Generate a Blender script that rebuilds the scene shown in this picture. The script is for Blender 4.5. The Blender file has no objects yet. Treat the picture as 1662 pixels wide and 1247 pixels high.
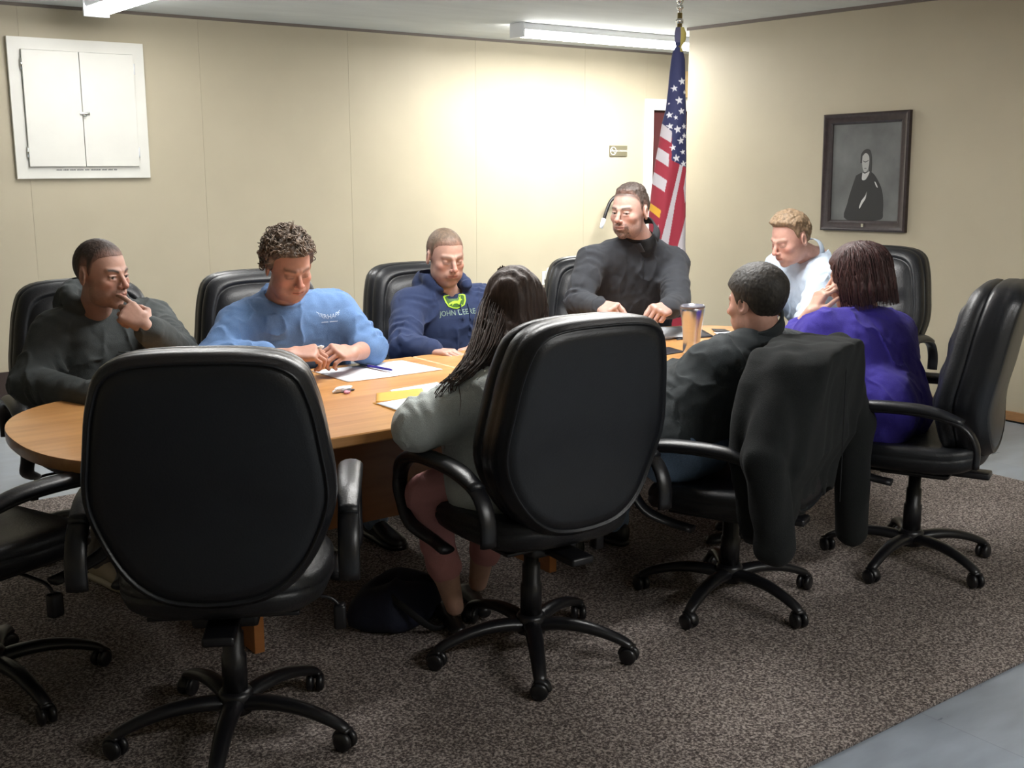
import bpy, bmesh, math, random
import numpy as np
from mathutils import Vector, Matrix
from mathutils.bvhtree import BVHTree
random.seed(7)
SC = bpy.context.scene
COL = SC.collection
PI = math.pi
# ------------------------------------------------------------ camera
FPX, CX, CY = 1840.0, 831.0, 623.5
HC = 1.56
PITCH = math.atan(365 / FPX)
AZ = math.radians(53.1)
FW = np.array([math.cos(AZ) * math.cos(PITCH), math.sin(AZ) * math.cos(PITCH), -math.sin(PITCH)])
RT = np.array([math.sin(AZ), -math.cos(AZ), 0.0])
UP = np.cross(RT, FW)
cam_d = bpy.data.cameras.new('camera')
cam = bpy.data.objects.new('camera', cam_d)
COL.objects.link(cam)
cam.matrix_world = Matrix(((RT[0], UP[0], -FW[0], 0), (RT[1], UP[1], -FW[1], 0), (RT[2], UP[2], -FW[2], HC), (0, 0, 0, 1)))
cam_d.sensor_fit = 'HORIZONTAL'
cam_d.sensor_width = 36.0
cam_d.lens = 36.0 * FPX / 1662.0
cam_d.clip_start = 0.05
SC.camera = cam
# ------------------------------------------------------------ world, exposure
W = bpy.data.worlds.new('world')
SC.world = W
W.use_nodes = True
W.node_tree.nodes['Background'].inputs[0].default_value = (0.75, 0.85, 1.0, 1)
W.node_tree.nodes['Background'].inputs[1].default_value = 0.02
SC.view_settings.view_transform = 'Standard'
SC.view_settings.look = 'None'
SC.view_settings.gamma = 1.0
SC.view_settings.use_curve_mapping = False
SC.view_settings.exposure = 0.0
ZC = 2.535          # ceiling height
YB = 7.90           # back wall
XR = 6.43           # partition on the right
YE = 6.33           # where the partition ends
# fluorescent fixtures: (centre x, y, length, rotation about z, watts, tubes in view)
FIXTURES = [(6.42, 6.86, 2.44, 0.0, 125.0), (2.36, 6.24, 2.44, PI / 2, 16.0),
            (3.1, 3.6, 2.44, 0.0, 66.0), (3.0, -0.6, 2.44, 0.0, 44.0)]
FIXTURES = [f for f in FIXTURES if f[4] > 0]
LIGHT_COL = (1.0, 0.985, 0.95)


def at(u, v, k):
    """place whose depth from the camera is k metres"""
    return np.array([0, 0, HC]) + (FW * FPX + RT * (u - CX) + UP * (CY - v)) * (k / FPX)


# ------------------------------------------------------------ helpers
def tag(o, label=None, cat=None, group=None, kind=None):
    if label: o['label'] = label
    if cat: o['category'] = cat
    if group: o['group'] = group
    if kind: o['kind'] = kind
    return o


def empty(name, loc, rz=0.0, label=None, cat=None, group=None):
    o = bpy.data.objects.new(name, None)
    COL.objects.link(o)
    o.location = loc
    o.rotation_euler = (0, 0, rz)
    o.empty_display_size = 0.1
    return tag(o, label, cat, group)


def mesh_obj(name, verts, faces, mat, parent=None, smooth=True, loc=None, cols=None):
    me = bpy.data.meshes.new(name)
    me.from_pydata([tuple(map(float, v)) for v in verts], [], faces)
    return finish(name, me, mat, parent, smooth, loc, cols)


def finish(name, me, mat, parent=None, smooth=True, loc=None, cols=None):
    if smooth:
        me.polygons.foreach_set('use_smooth', np.ones(len(me.polygons), dtype=bool))
    if cols is not None:
        a = me.color_attributes.new('Col', 'FLOAT_COLOR', 'POINT')
        c = np.ones((len(me.vertices), 4), dtype=np.float32)
        c[:, :3] = cols
        a.data.foreach_set('color', c.ravel())
    if mat is not None:
        for m in (mat if isinstance(mat, (list, tuple)) else [mat]):
            me.materials.append(m)
    me.update()
    o = bpy.data.objects.new(name, me)
    COL.objects.link(o)
    if parent is not None:
        o.parent = parent
    if loc is not None:
        o.location = loc
    return o


class MB:
    def __init__(s):
        s.v = []; s.f = []

    def add(s, vs, fs):
        n = len(s.v)
        s.v.extend([tuple(map(float, v)) for v in vs])
        s.f.extend([tuple(i + n for i in f) for f in fs])
        return s

    def box(s, lo, hi, M=None, bev=0.0):
        (x0, y0, z0), (x1, y1, z1) = lo, hi
        if bev > 0:
            bm = bmesh.new()
            bmesh.ops.create_cube(bm, size=1.0)
            for v in bm.verts:
                v.co = Vector(((x0 + x1) / 2 + v.co.x * (x1 - x0), (y0 + y1) / 2 + v.co.y * (y1 - y0), (z0 + z1) / 2 + v.co.z * (z1 - z0)))
            bmesh.ops.bevel(bm, geom=list(bm.edges), offset=bev, segments=2, affect='EDGES', profile=0.6)
            bm.verts.ensure_lookup_table()
            vs = [v.co.copy() for v in bm.verts]
            fs = [tuple(v.index for v in f.verts) for f in bm.faces]
            bm.free()
        else:
            vs = [(x0, y0, z0), (x1, y0, z0), (x1, y1, z0), (x0, y1, z0), (x0, y0, z1), (x1, y0, z1), (x1, y1, z1), (x0, y1, z1)]
            fs = [(0, 3, 2, 1), (4, 5, 6, 7), (0, 1, 5, 4), (1, 2, 6, 5), (2, 3, 7, 6), (3, 0, 4, 7)]
        if M is not None:
            vs = [M @ Vector(v) for v in vs]
        return s.add(vs, fs)

    def tube(s, pts, rad, n=10, flat=1.0, upv=None, caps=True):
        """sweep; rad number or list; flat scales the section along the binormal"""
        P = [np.array(p, float) for p in pts]
        m = len(P)
        R = [rad] * m if not hasattr(rad, '__len__') else list(rad)
        T = []
        for i in range(m):
            t = P[min(i + 1, m - 1)] - P[max(i - 1, 0)]
            T.append(t / (np.linalg.norm(t) + 1e-9))
        u = np.array(upv, float) if upv is not None else np.array([0.0, 0, 1])
        if abs(T[0] @ u) > 0.95 and upv is None: u = np.array([1.0, 0, 0])
        vs = []; fs = []
        for i in range(m):
            a = u - T[i] * (u @ T[i])
            nn = np.linalg.norm(a)
            a = a / nn if nn > 1e-6 else a
            if upv is None: u = a
            b = np.cross(T[i], a)
            for j in range(n):
                th = 2 * PI * j / n
                vs.append(P[i] + R[i] * (math.cos(th) * b * (1 if flat == 1 else 1) + math.sin(th) * a * flat))
        for i in range(m - 1):
            for j in range(n):
                fs.append((i * n + j, i * n + (j + 1) % n, (i + 1) * n + (j + 1) % n, (i + 1) * n + j))
        if caps:
            fs.append(tuple(range(n))[::-1])
            fs.append(tuple((m - 1) * n + j for j in range(n)))
        return s.add(vs, fs)

    def lathe(s, prof, n=24, M=None, c=(0, 0, 0)):
        vs = []; fs = []
        for r, z in prof:
            for j in range(n):
                a = 2 * PI * j / n
                vs.append((c[0] + r * math.cos(a), c[1] + r * math.sin(a), c[2] + z))
        for i in range(len(prof) - 1):
            for j in range(n):
                fs.append((i * n + j, i * n + (j + 1) % n, (i + 1) * n + (j + 1) % n, (i + 1) * n + j))
        fs.append(tuple(range(n))[::-1])
        fs.append(tuple((len(prof) - 1) * n + j for j in range(n)))
        if M is not None:
            vs = [M @ Vector(v) for v in vs]
        return s.add(vs, fs)

    def loft(s, rings, cap=True):
        n = len(rings[0])
        vs = [p for r in rings for p in r]
        fs = []
        for i in range(len(rings) - 1):
            for j in range(n):
                fs.append((i * n + j, i * n + (j + 1) % n, (i + 1) * n + (j + 1) % n, (i + 1) * n + j))
        if cap:
            fs.append(tuple(range(n))[::-1])
            fs.append(tuple((len(rings) - 1) * n + j for j in range(n)))
        return s.add(vs, fs)

    def build(s, name, mat, parent=None, smooth=True, loc=None, auto=None):
        o = mesh_obj(name, s.v, s.f, mat, parent, smooth, loc)
        if smooth and auto is not None:
            bm = bmesh.new(); bm.from_mesh(o.data)
            for e in bm.edges:
                if len(e.link_faces) == 2 and e.calc_face_angle(0) > auto:
                    e.smooth = False
            bm.to_mesh(o.data); bm.free()
        return o


def spline(pts, n=24):
    """Catmull-Rom through the points"""
    P = [np.array(p, float) for p in pts]
    P = [2 * P[0] - P[1]] + P + [2 * P[-1] - P[-2]]
    out = []
    segs = len(P) - 3
    for i in range(n):
        t = i / (n - 1) * segs
        k = min(int(t), segs - 1); t -= k
        a, b, c, d = P[k:k + 4]
        out.append(0.5 * ((2 * b) + (c - a) * t + (2 * a - 5 * b + 4 * c - d) * t * t + (3 * b - a - 3 * c + d) * t ** 3))
    return out


def copy_tree(o, parent=None):
    c = o.copy(); COL.objects.link(c)
    c.parent = parent
    for ch in list(o.children):
        copy_tree(ch, c)
    return c


# ------------------------------------------------------------ materials
def s2l(c):
    return tuple(((x / 255) / 12.92 if x / 255 <= 0.04045 else ((x / 255 + 0.055) / 1.055) ** 2.4) for x in c)


def mat(name, col, rough=0.6, metal=0.0, noise=None, bump=None, vcol=False, sheen=0.0, coat=0.0, emit=None, emit_s=0.0, spec=0.5, sss=0.0):
    """noise=(scale, amount, (sx,sy,sz)); bump=(scale, strength, (sx,sy,sz))"""
    m = bpy.data.materials.new(name)
    m.use_nodes = True
    nt = m.node_tree; N = nt.nodes; L = nt.links
    b = N['Principled BSDF']
    b.inputs['Base Color'].default_value = (*col, 1)
    b.inputs['Roughness'].default_value = rough
    b.inputs['Metallic'].default_value = metal
    b.inputs['Specular IOR Level'].default_value = spec
    if sheen: b.inputs['Sheen Weight'].default_value = sheen
    if coat:
        b.inputs['Coat Weight'].default_value = coat; b.inputs['Coat Roughness'].default_value = 0.15
    if sss:
        b.inputs['Subsurface Weight'].default_value = sss
        b.inputs['Subsurface Scale'].default_value = 0.008
    if emit:
        b.inputs['Emission Color'].default_value = (*emit, 1); b.inputs['Emission Strength'].default_value = emit_s
    src = None
    tc = N.new('ShaderNodeTexCoord')
    if vcol:
        a = N.new('ShaderNodeAttribute'); a.attribute_name = 'Col'
        src = a.outputs['Color']

    def tex(scale, st, detail=4):
        mp = N.new('ShaderNodeMapping'); mp.inputs['Scale'].default_value = st
        L.new(tc.outputs['Object'], mp.inputs['Vector'])
        t = N.new('ShaderNodeTexNoise'); t.inputs['Scale'].default_value = scale; t.inputs['Detail'].default_value = detail
        L.new(mp.outputs[0], t.inputs['Vector'])
        return t
    if noise:
        t = tex(noise[0], noise[2] if len(noise) > 2 else (1, 1, 1))
        mr = N.new('ShaderNodeMapRange')
        mr.inputs['From Min'].default_value = 0.3; mr.inputs['From Max'].default_value = 0.7
        mr.inputs['To Min'].default_value = 1 - noise[1]; mr.inputs['To Max'].default_value = 1 + noise[1]
        L.new(t.outputs['Fac'], mr.inputs['Value'])
        mx = N.new('ShaderNodeMix'); mx.data_type = 'RGBA'; mx.blend_type = 'MULTIPLY'; mx.inputs['Factor'].default_value = 1
        if src: L.new(src, mx.inputs['A'])
        else: mx.inputs['A'].default_value = (*col, 1)
        L.new(mr.outputs[0], mx.inputs['B'])
        src = mx.outputs['Result']
    if src: L.new(src, b.inputs['Base Color'])
    if bump:
        t = tex(bump[0], bump[2] if len(bump) > 2 else (1, 1, 1), 3)
        bp = N.new('ShaderNodeBump'); bp.inputs['Strength'].default_value = bump[1]; bp.inputs['Distance'].default_value = 0.004
        L.new(t.outputs['Fac'], bp.inputs['Height']); L.new(bp.outputs[0], b.inputs['Normal'])
    return m


M = {}
M['wall'] = mat('wall_paint', (0.49, 0.435, 0.315), 0.55, noise=(3, 0.03), bump=(260, 0.12))
M['ceiling'] = mat('ceiling_paint', (0.60, 0.62, 0.60), 0.8, noise=(2.2, 0.05, (1, 3, 1)), bump=(25, 0.25, (1, 4, 1)))
M['white'] = mat('white_paint', (0.80, 0.79, 0.73), 0.45, noise=(6, 0.02))
M['brown_trim'] = mat('dark_brown_vinyl', (0.045, 0.028, 0.022), 0.45)
M['oak_trim'] = mat('oak_trim', (0.36, 0.185, 0.075), 0.45, noise=(9, 0.15, (1, 1, 8)))
M['grey_trim'] = mat('taupe_trim', (0.16, 0.13, 0.11), 0.6)
M['gap'] = mat('dark_gap', (0.008, 0.007, 0.006), 0.9)
M['leather'] = mat('black_leather', (0.0085, 0.0095, 0.0125), 0.36, bump=(190, 0.16), spec=0.5)
M['leather_in'] = mat('black_leather_soft', (0.010, 0.011, 0.0135), 0.42, bump=(150, 0.25))
M['plastic'] = mat('black_plastic', (0.008, 0.008, 0.010), 0.33, bump=(400, 0.05))
M['mesh_dark'] = mat('black_fabric_under', (0.006, 0.006, 0.007), 0.9)
M['steel'] = mat('brushed_steel', (0.58, 0.61, 0.66), 0.24, metal=1.0, noise=(20, 0.06, (1, 1, 30)), bump=(60, 0.03, (1, 1, 20)))
M['chrome'] = mat('chrome', (0.75, 0.76, 0.74), 0.15, metal=1.0)
M['brass'] = mat('brass', (0.55, 0.42, 0.18), 0.3, metal=1.0)
M['paper'] = mat('white_paper', (0.82, 0.85, 0.90), 0.7)
M['folder'] = mat('manila_folder', (0.78, 0.39, 0.055), 0.6)
M['black_card'] = mat('black_folder', (0.012, 0.012, 0.018), 0.5)
M['pen_blue'] = mat('blue_pen_plastic', (0.03, 0.025, 0.30), 0.25)
M['pen_dark'] = mat('dark_pen_plastic', (0.03, 0.015, 0.015), 0.3)
M['lamp_white'] = mat('lamp_housing', (0.8, 0.82, 0.85), 0.4)
M['tube'] = mat('lamp_tube', (0.9, 0.9, 0.9), 0.4, emit=(1.0, 0.99, 0.97), emit_s=32.0)
M['door'] = mat('maroon_door', (0.085, 0.022, 0.024), 0.45, noise=(4, 0.1, (1, 1, .2)))
M['sign'] = mat('brown_sign', (0.16, 0.145, 0.09), 0.5)
M['sign_white'] = mat('sign_white', (0.85, 0.85, 0.8), 0.5)
M['exit'] = mat('exit_sign_amber', (0.72, 0.52, 0.25), 0.5)
M['exit_red'] = mat('exit_sign_letter', (0.6, 0.10, 0.03), 0.5)
M['ink'] = mat('grey_ink', (0.12, 0.12, 0.12), 0.6)
M['frame'] = mat('dark_walnut_frame', (0.030, 0.018, 0.018), 0.42, noise=(30, 0.3), bump=(60, 0.2))
M['navy_bag'] = mat('navy_bag', (0.006, 0.009, 0.028), 0.8, bump=(200, 0.3))
M['tan_shoe'] = mat('tan_suede', (0.34, 0.29, 0.21), 0.85, bump=(200, 0.2))
M['sole'] = mat('pale_sole', (0.42, 0.38, 0.30), 0.7)
M['black_shoe'] = mat('black_shoe', (0.012, 0.012, 0.013), 0.4)
M['hair_dk'] = mat('hair', (0.05, 0.03, 0.02), 0.6, vcol=True, noise=(90, 0.35, (1, 1, .2)), bump=(160, 0.5, (1, 1, .25)))
M['skin'] = mat('skin', (0.5, 0.3, 0.22), 0.5, vcol=True, sss=0.06, bump=(140, 0.06))
M['grommet'] = mat('grommet', (0.8, 0.8, 0.8), 0.3, metal=1)


def cloth_mat(name, col, scale=260, amt=0.10, bump=0.35, rough=0.9, sheen=0.04):
    return mat(name, col, rough, noise=(scale, amt), bump=(scale * 1.6, bump), sheen=sheen)


def wood_mat(name, base, dark):
    m = bpy.data.materials.new(name); m.use_nodes = True
    nt = m.node_tree; N = nt.nodes; L = nt.links; b = N['Principled BSDF']
    tc = N.new('ShaderNodeTexCoord')
    mp = N.new('ShaderNodeMapping'); mp.inputs['Scale'].default_value = (1.0, 9.0, 9.0)
    L.new(tc.outputs['Object'], mp.inputs['Vector'])
    t = N.new('ShaderNodeTexNoise'); t.inputs['Scale'].default_value = 2.2; t.inputs['Detail'].default_value = 7; t.inputs['Distortion'].default_value = 0.7
    L.new(mp.outputs[0], t.inputs['Vector'])
    cr = N.new('ShaderNodeValToRGB')
    cr.color_ramp.elements[0].position = 0.32; cr.color_ramp.elements[0].color = (*dark, 1)
    cr.color_ramp.elements[1].position = 0.66; cr.color_ramp.elements[1].color = (*base, 1)
    L.new(t.outputs['Fac'], cr.inputs[0]); L.new(cr.outputs[0], b.inputs['Base Color'])
    b.inputs['Roughness'].default_value = 0.3
    b.inputs['Coat Weight'].default_value = 0.25; b.inputs['Coat Roughness'].default_value = 0.2
    return m


M['wood'] = wood_mat('maple_veneer', (0.66, 0.345, 0.125), (0.52, 0.245, 0.08))
M['wood_leg'] = wood_mat('maple_leg', (0.42, 0.17, 0.05), (0.32, 0.12, 0.035))


def carpet_mat():
    m = bpy.data.materials.new('speckled_carpet'); m.use_nodes = True
    nt = m.node_tree; N = nt.nodes; L = nt.links; b = N['Principled BSDF']
    tc = N.new('ShaderNodeTexCoord')
    t = N.new('ShaderNodeTexNoise'); t.inputs['Scale'].default_value = 120; t.inputs['Detail'].default_value = 3; t.inputs['Roughness'].default_value = 0.75
    L.new(tc.outputs['Object'], t.inputs['Vector'])
    cr = N.new('ShaderNodeValToRGB'); e = cr.color_ramp.elements
    e[0].position = 0.36; e[0].color = (0.035, 0.026, 0.024, 1)
    e[1].position = 0.62; e[1].color = (0.50, 0.435, 0.39, 1)
    x = e.new(0.49); x.color = (0.15, 0.122, 0.11, 1)
    L.new(t.outputs['Fac'], cr.inputs[0])
    t2 = N.new('ShaderNodeTexNoise'); t2.inputs['Scale'].default_value = 1.6; t2.inputs['Detail'].default_value = 3
    L.new(tc.outputs['Object'], t2.inputs['Vector'])
    mr = N.new('ShaderNodeMapRange'); mr.inputs['From Min'].default_value = 0.3; mr.inputs['From Max'].default_value = 0.7
    mr.inputs['To Min'].default_value = 0.85; mr.inputs['To Max'].default_value = 1.12
    L.new(t2.outputs['Fac'], mr.inputs['Value'])
    mx = N.new('ShaderNodeMix'); mx.data_type = 'RGBA'; mx.blend_type = 'MULTIPLY'; mx.inputs['Factor'].default_value = 1
    L.new(cr.outputs[0], mx.inputs['A']); L.new(mr.outputs[0], mx.inputs['B'])
    L.new(mx.outputs['Result'], b.inputs['Base Color'])
    b.inputs['Roughness'].default_value = 0.95
    bp = N.new('ShaderNodeBump'); bp.inputs['Strength'].default_value = 0.9; bp.inputs['Distance'].default_value = 0.012
    L.new(t.outputs['Fac'], bp.inputs['Height']); L.new(bp.outputs[0], b.inputs['Normal'])
    return m


def floor_mat():
    m = bpy.data.materials.new('grey_vinyl_tile'); m.use_nodes = True
    nt = m.node_tree; N = nt.nodes; L = nt.links; b = N['Principled BSDF']
    tc = N.new('ShaderNodeTexCoord')
    br = N.new('ShaderNodeTexBrick'); br.inputs['Scale'].default_value = 1.0
    br.offset = 0.0; br.inputs['Brick Width'].default_value = 0.915; br.inputs['Row Height'].default_value = 0.915
    br.inputs['Mortar Size'].default_value = 0.0025; br.inputs['Mortar Smooth'].default_value = 0.4
    br.inputs['Color1'].default_value = (0.27, 0.31, 0.36, 1); br.inputs['Color2'].default_value = (0.30, 0.335, 0.375, 1)
    br.inputs['Mortar'].default_value = (0.235, 0.265, 0.30, 1)
    L.new(tc.outputs['Object'], br.inputs['Vector'])
    t = N.new('ShaderNodeTexNoise'); t.inputs['Scale'].default_value = 5; t.inputs['Detail'].default_value = 5
    mp = N.new('ShaderNodeMapping'); mp.inputs['Scale'].default_value = (1, 3, 1); mp.inputs['Rotation'].default_value = (0, 0, 0.6)
    L.new(tc.outputs['Object'], mp.inputs['Vector']); L.new(mp.outputs[0], t.inputs['Vector'])
    mr = N.new('ShaderNodeMapRange'); mr.inputs['From Min'].default_value = 0.3; mr.inputs['From Max'].default_value = 0.7
    mr.inputs['To Min'].default_value = 0.88; mr.inputs['To Max'].default_value = 1.12
    L.new(t.outputs['Fac'], mr.inputs['Value'])
    mx = N.new('ShaderNodeMix'); mx.data_type = 'RGBA'; mx.blend_type = 'MULTIPLY'; mx.inputs['Factor'].default_value = 1
    L.new(br.outputs['Color'], mx.inputs['A']); L.new(mr.outputs[0], mx.inputs['B'])
    L.new(mx.outputs['Result'], b.inputs['Base Color'])
    mr2 = N.new('ShaderNodeMapRange'); mr2.inputs['To Min'].default_value = 0.22; mr2.inputs['To Max'].default_value = 0.42
    L.new(t.outputs['Fac'], mr2.inputs['Value']); L.new(mr2.outputs[0], b.inputs['Roughness'])
    return m


M['carpet'] = carpet_mat()
M['vinyl'] = floor_mat()


# ------------------------------------------------------------ room
def slab(name, lo, hi, m, kind='structure', parent=None, bev=0.0):
    o = MB().box(lo, hi, bev=bev).build(name, m, parent, smooth=bev > 0)
    if kind and parent is None: o['kind'] = kind
    return o


X0, X1, Y0 = -2.6, 9.2, -2.6
slab('floor', (X0 - .1, Y0 - .1, -0.1), (X1 + .1, YB + .15, 0), M['vinyl'])
slab('ceiling', (X0 - .1, Y0 - .1, ZC), (X1 + .1, YB + .15, ZC + 0.1), M['ceiling'])
# back wall in panels with shallow grooves, opening for the door left out of the panels
DX0, DX1, DZ = 7.57, 8.45, 2.01
mb = MB()
edges = [X0 - .1, -.17, .83, 2.0, 3.191, 4.371, 5.556, 6.74, 7.49]
for a, b in zip(edges[:-1], edges[1:]):
    mb.box((a + .0011, YB, 0), (b - .0011, YB + .12, ZC))
mb.box((X0 - .1, YB + .0025, 0), (7.485, YB + .1, ZC))
mb.box((7.49, YB, DZ), (X1 + .1, YB + .12, ZC)); mb.box((DX1 + .02, YB, 0), (X1 + .1, YB + .12, DZ))
wb = mb.build('wall_back', M['wall'], smooth=False); wb['kind'] = 'structure'
slab('wall_left', (X0 - .1, Y0, 0), (X0, YB, ZC), M['wall'])
slab('wall_front', (X0, Y0 - .1, 0), (X1, Y0, ZC), M['wall'])
slab('wall_right', (XR, Y0, 0), (XR + .12, YE, ZC), M['wall'])
slab('wall_right_far', (X1, Y0, 0), (X1 + .1, YB, ZC), M['wall'])
slab('baseboard_back', (X0, YB - .012, 0), (7.49, YB, 0.18), M['brown_trim'])
slab('baseboard_right', (XR - .014, Y0, 0.012), (XR, YE, 0.065), M['oak_trim'])
slab('trim_1', (XR - .016, Y0, ZC - .022), (XR, YE + .012, ZC), M['grey_trim'])
slab('trim_2', (X0, YB - .012, ZC - .02), (XR + 1.5, YB, ZC), M['grey_trim'])
slab('dark_gap_strip', (XR - .010, Y0, 0.0), (XR, YE, 0.012), M['gap'])  # near-black strip standing in for the dark gap under the baseboard
# door in the back wall
d = empty('door_1', (DX0, YB, 0)); d['kind'] = 'structure'
MB().box((-.0, .03, 0), (DX1 - DX0, .07, DZ)).build('door_panel', M['door'], d, False)
cs = MB()
cs.box((-.10, -.02, 0), (0, .10, DZ)); cs.box((DX1 - DX0, -.02, 0), (DX1 - DX0 + .10, .10, DZ)); cs.box((-.10, -.02, DZ), (DX1 - DX0 + .10, .10, DZ + .1))
cs.build('door_casing', M['white'], d, False)
MB().box((.42, .018, .9), (.82, .035, 1.82)).build('door_window', M['sign_white'], d, False)
kn = MB().lathe([(.012, 0), (.012, .04), (.028, .05), (.03, .07), (.012, .08)], 16, Matrix.Rotation(PI / 2, 4, 'X') ).build('door_handle', M['brass'], d); kn.location = (.1, .03, 1.0)
# rug
rg = MB().box((-2.0, 1.70, 0.0), (5.22, 5.35, 0.014), bev=0.004).build('rug', M['carpet'])
tag(rg, 'large speckled brown-grey carpet under the table and chairs', 'rug')

# ------------------------------------------------------------ ceiling lamps
def fixture(i, x, y, ln, rz, watts):
    e = empty('ceiling_light', (x, y, ZC), rz)
    h = ln / 2
    MB().box((-h, -.065, -.05), (h, .065, 0), bev=.006).build('housing', M['lamp_white'], e)
    for s in (-1, 1):
        MB().box((s * h - .012, -.08, -.105), (s * h + .012, .08, 0), bev=.005).build('end_cap', M['lamp_white'], e)
    for s in (-1, 1):
        MB().tube([(-h + .03, s * .042, -.078), (h - .03, s * .042, -.078)], .019, 12).build('lamp_tube', M['tube'], e)
    ld = bpy.data.lights.new('lamp_light', 'AREA'); ld.shape = 'RECTANGLE'; ld.size = ln - .1; ld.size_y = .13
    ld.energy = watts; ld.color = LIGHT_COL; ld.spread = PI
    lo = bpy.data.objects.new('lamp_light', ld); COL.objects.link(lo); lo.parent = e; lo.location = (0, 0, -.101)
    return e


LAB = ['fluorescent ceiling fixture lit in front of the back wall beside the flag', 'fluorescent ceiling fixture cut off at the top left above the white cupboard',
       'fluorescent ceiling fixture above the conference table, out of the photo', 'fluorescent ceiling fixture over the floor near the front wall']
for i, (x, y, ln, rz, w) in enumerate(FIXTURES):
    tag(fixture(i, x, y, ln, rz, w), LAB[i], 'ceiling light', 'fluorescent ceiling fixtures')


# ------------------------------------------------------------ text
def text_geo(txt, size, align='CENTER', ext=0.0):
    cu = bpy.data.curves.new('txt', 'FONT'); cu.body = txt; cu.size = size; cu.align_x = align; cu.align_y = 'CENTER'
    cu.extrude = ext; cu.resolution_u = 3
    o = bpy.data.objects.new('txt', cu); COL.objects.link(o)
    dg = bpy.context.evaluated_depsgraph_get(); dg.update()
    me = o.evaluated_get(dg).to_mesh()
    vs = [tuple(v.co) for v in me.vertices]; fs = [tuple(p.vertices) for p in me.polygons]
    o.evaluated_get(dg).to_mesh_clear()
    bpy.data.objects.remove(o); bpy.data.curves.remove(cu)
    return vs, fs


def word_marks(words, h, gap):
    """a line of print too small to read: one broken bar for each word"""
    tot = sum(words) + gap * (len(words) - 1); x = -tot / 2; vs = []; fs = []
    for w in words:
        n = max(2, int(w / (h * .55)))
        for i in range(n):
            a, b = x + w * i / n, x + w * (i + .72) / n
            hh = h * (.5 if (i * 7 + len(vs)) % 3 else .36)
            k = len(vs); vs += [(a, -h * .36, 0), (b, -h * .36, 0), (b, hh, 0), (a, hh, 0)]; fs.append((k, k + 1, k + 2, k + 3))
        x += w + gap
    return vs, fs


def plane_geo(name, geo, org, r, u, m, parent, off=0.0):
    """flat letters on a flat surface"""
    r = np.array(r, float); u = np.array(u, float); n = np.cross(r, u)
    vs = [np.array(org) + r * v[0] + u * v[1] + n * (off + v[2]) for v in geo[0]]
    return mesh_obj(name, vs, geo[1], m, parent, False)
# ------------------------------------------------------------ conference table
TX0, TX1, TYC, TR, TZ = 0.775, 4.30, 3.48, 0.535, 0.745
SEAM = 2.487


def table_half(side):
    """outline of one half, seam at SEAM"""
    pts = []
    xe = TX0 if side < 0 else TX1
    a = 0.47
    n = 40
    for i in range(n + 1):
        t = -PI / 2 + PI * i / n
        e = 2 / 2.35
        sx = math.copysign(abs(math.cos(t)) ** e, math.cos(t)); sy = math.copysign(abs(math.sin(t)) ** e, math.sin(t))
        pts.append((xe - side * (a - a * sx), TYC + TR * sy))
    s = SEAM + side * 0.0012
    pts = [(s, TYC - TR)] + pts + [(s, TYC + TR)]
    return pts if side > 0 else pts[::-1]


tbl = empty('conference_table', (SEAM, TYC, 0), 0, 'long maple conference table with rounded ends, papers and a steel tumbler on it', 'table')
for side in (-1, 1):
    P = [(x - SEAM, y - TYC) for x, y in table_half(side)]
    cxm = sum(p[0] for p in P) / len(P)
    rings = []
    for ins, z in ((0.006, TZ - .036), (0.0, TZ - .031), (0.0, TZ - .004), (0.004, TZ)):
        rings.append([(cxm + (x - cxm) * (1 - ins), y * (1 - ins * 1.5), z) for x, y in P])
    MB().loft(rings).build('tabletop', M['wood'], tbl, True, auto=0.5)
for x in (1.37, 2.57, 3.70):
    MB().box((x - SEAM, -.295, .0145), (x + .034 - SEAM, .25, TZ - .036), bev=.002).build('panel_leg', M['wood_leg'], tbl, False)
MB().box((1.404 - SEAM, -.045, .28), (3.70 - SEAM, -.02, TZ - .04)).build('modesty_panel', M['wood_leg'], tbl, False)


# ------------------------------------------------------------ office chairs
def leg_mesh():
    mb = MB()
    pts = [(.02, 0, .098), (.08, 0, .108), (.15, 0, .108), (.21, 0, .099), (.265, 0, .083), (.305, 0, .066), (.322, 0, .052)]
    P = spline(pts, 16)
    R = [.030 - .012 * (i / 15) for i in range(16)]
    R[-1] = .014
    mb.tube(P, R, 12, flat=0.72)
    return mb


def caster_mb():
    mb = MB()
    R = Matrix.Rotation(PI / 2, 4, 'X')
    for s in (-1, 1):
        M4 = Matrix.Translation((0, s * .0145, .0275)) @ R
        mb.lathe([(.006, -.0105), (.020, -.0105), (.0265, -.006), (.0275, 0), (.0265, .006), (.020, .0105), (.006, .0105)], 18, M4)
    hood = []
    for i in range(9):
        a = PI * (0.02 + 0.62 * i / 8)
        hood.append((.030 * math.cos(a) - .002, 0, .0275 + .030 * math.sin(a)))
    mb.tube(hood, .0085, 8, flat=2.2, upv=(0, 1, 0))
    mb.tube([(0, 0, .04), (0, 0, .068)], .006, 8)
    return mb


HW = [(0, 1.118), (.075, 1.116), (.135, 1.104), (.172, 1.070), (.190, 1.01), (.205, .95), (.222, .87), (.232, .80), (.232, .73), (.215, .655), (.185, .58), (.145, .52), (.095, .482), (.04, .468), (0, .466)]
HW = [(x * 1.28 * (1 + .07 * max(0, min(1, (z - .85) / .15))), z) for x, z in HW]


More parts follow.
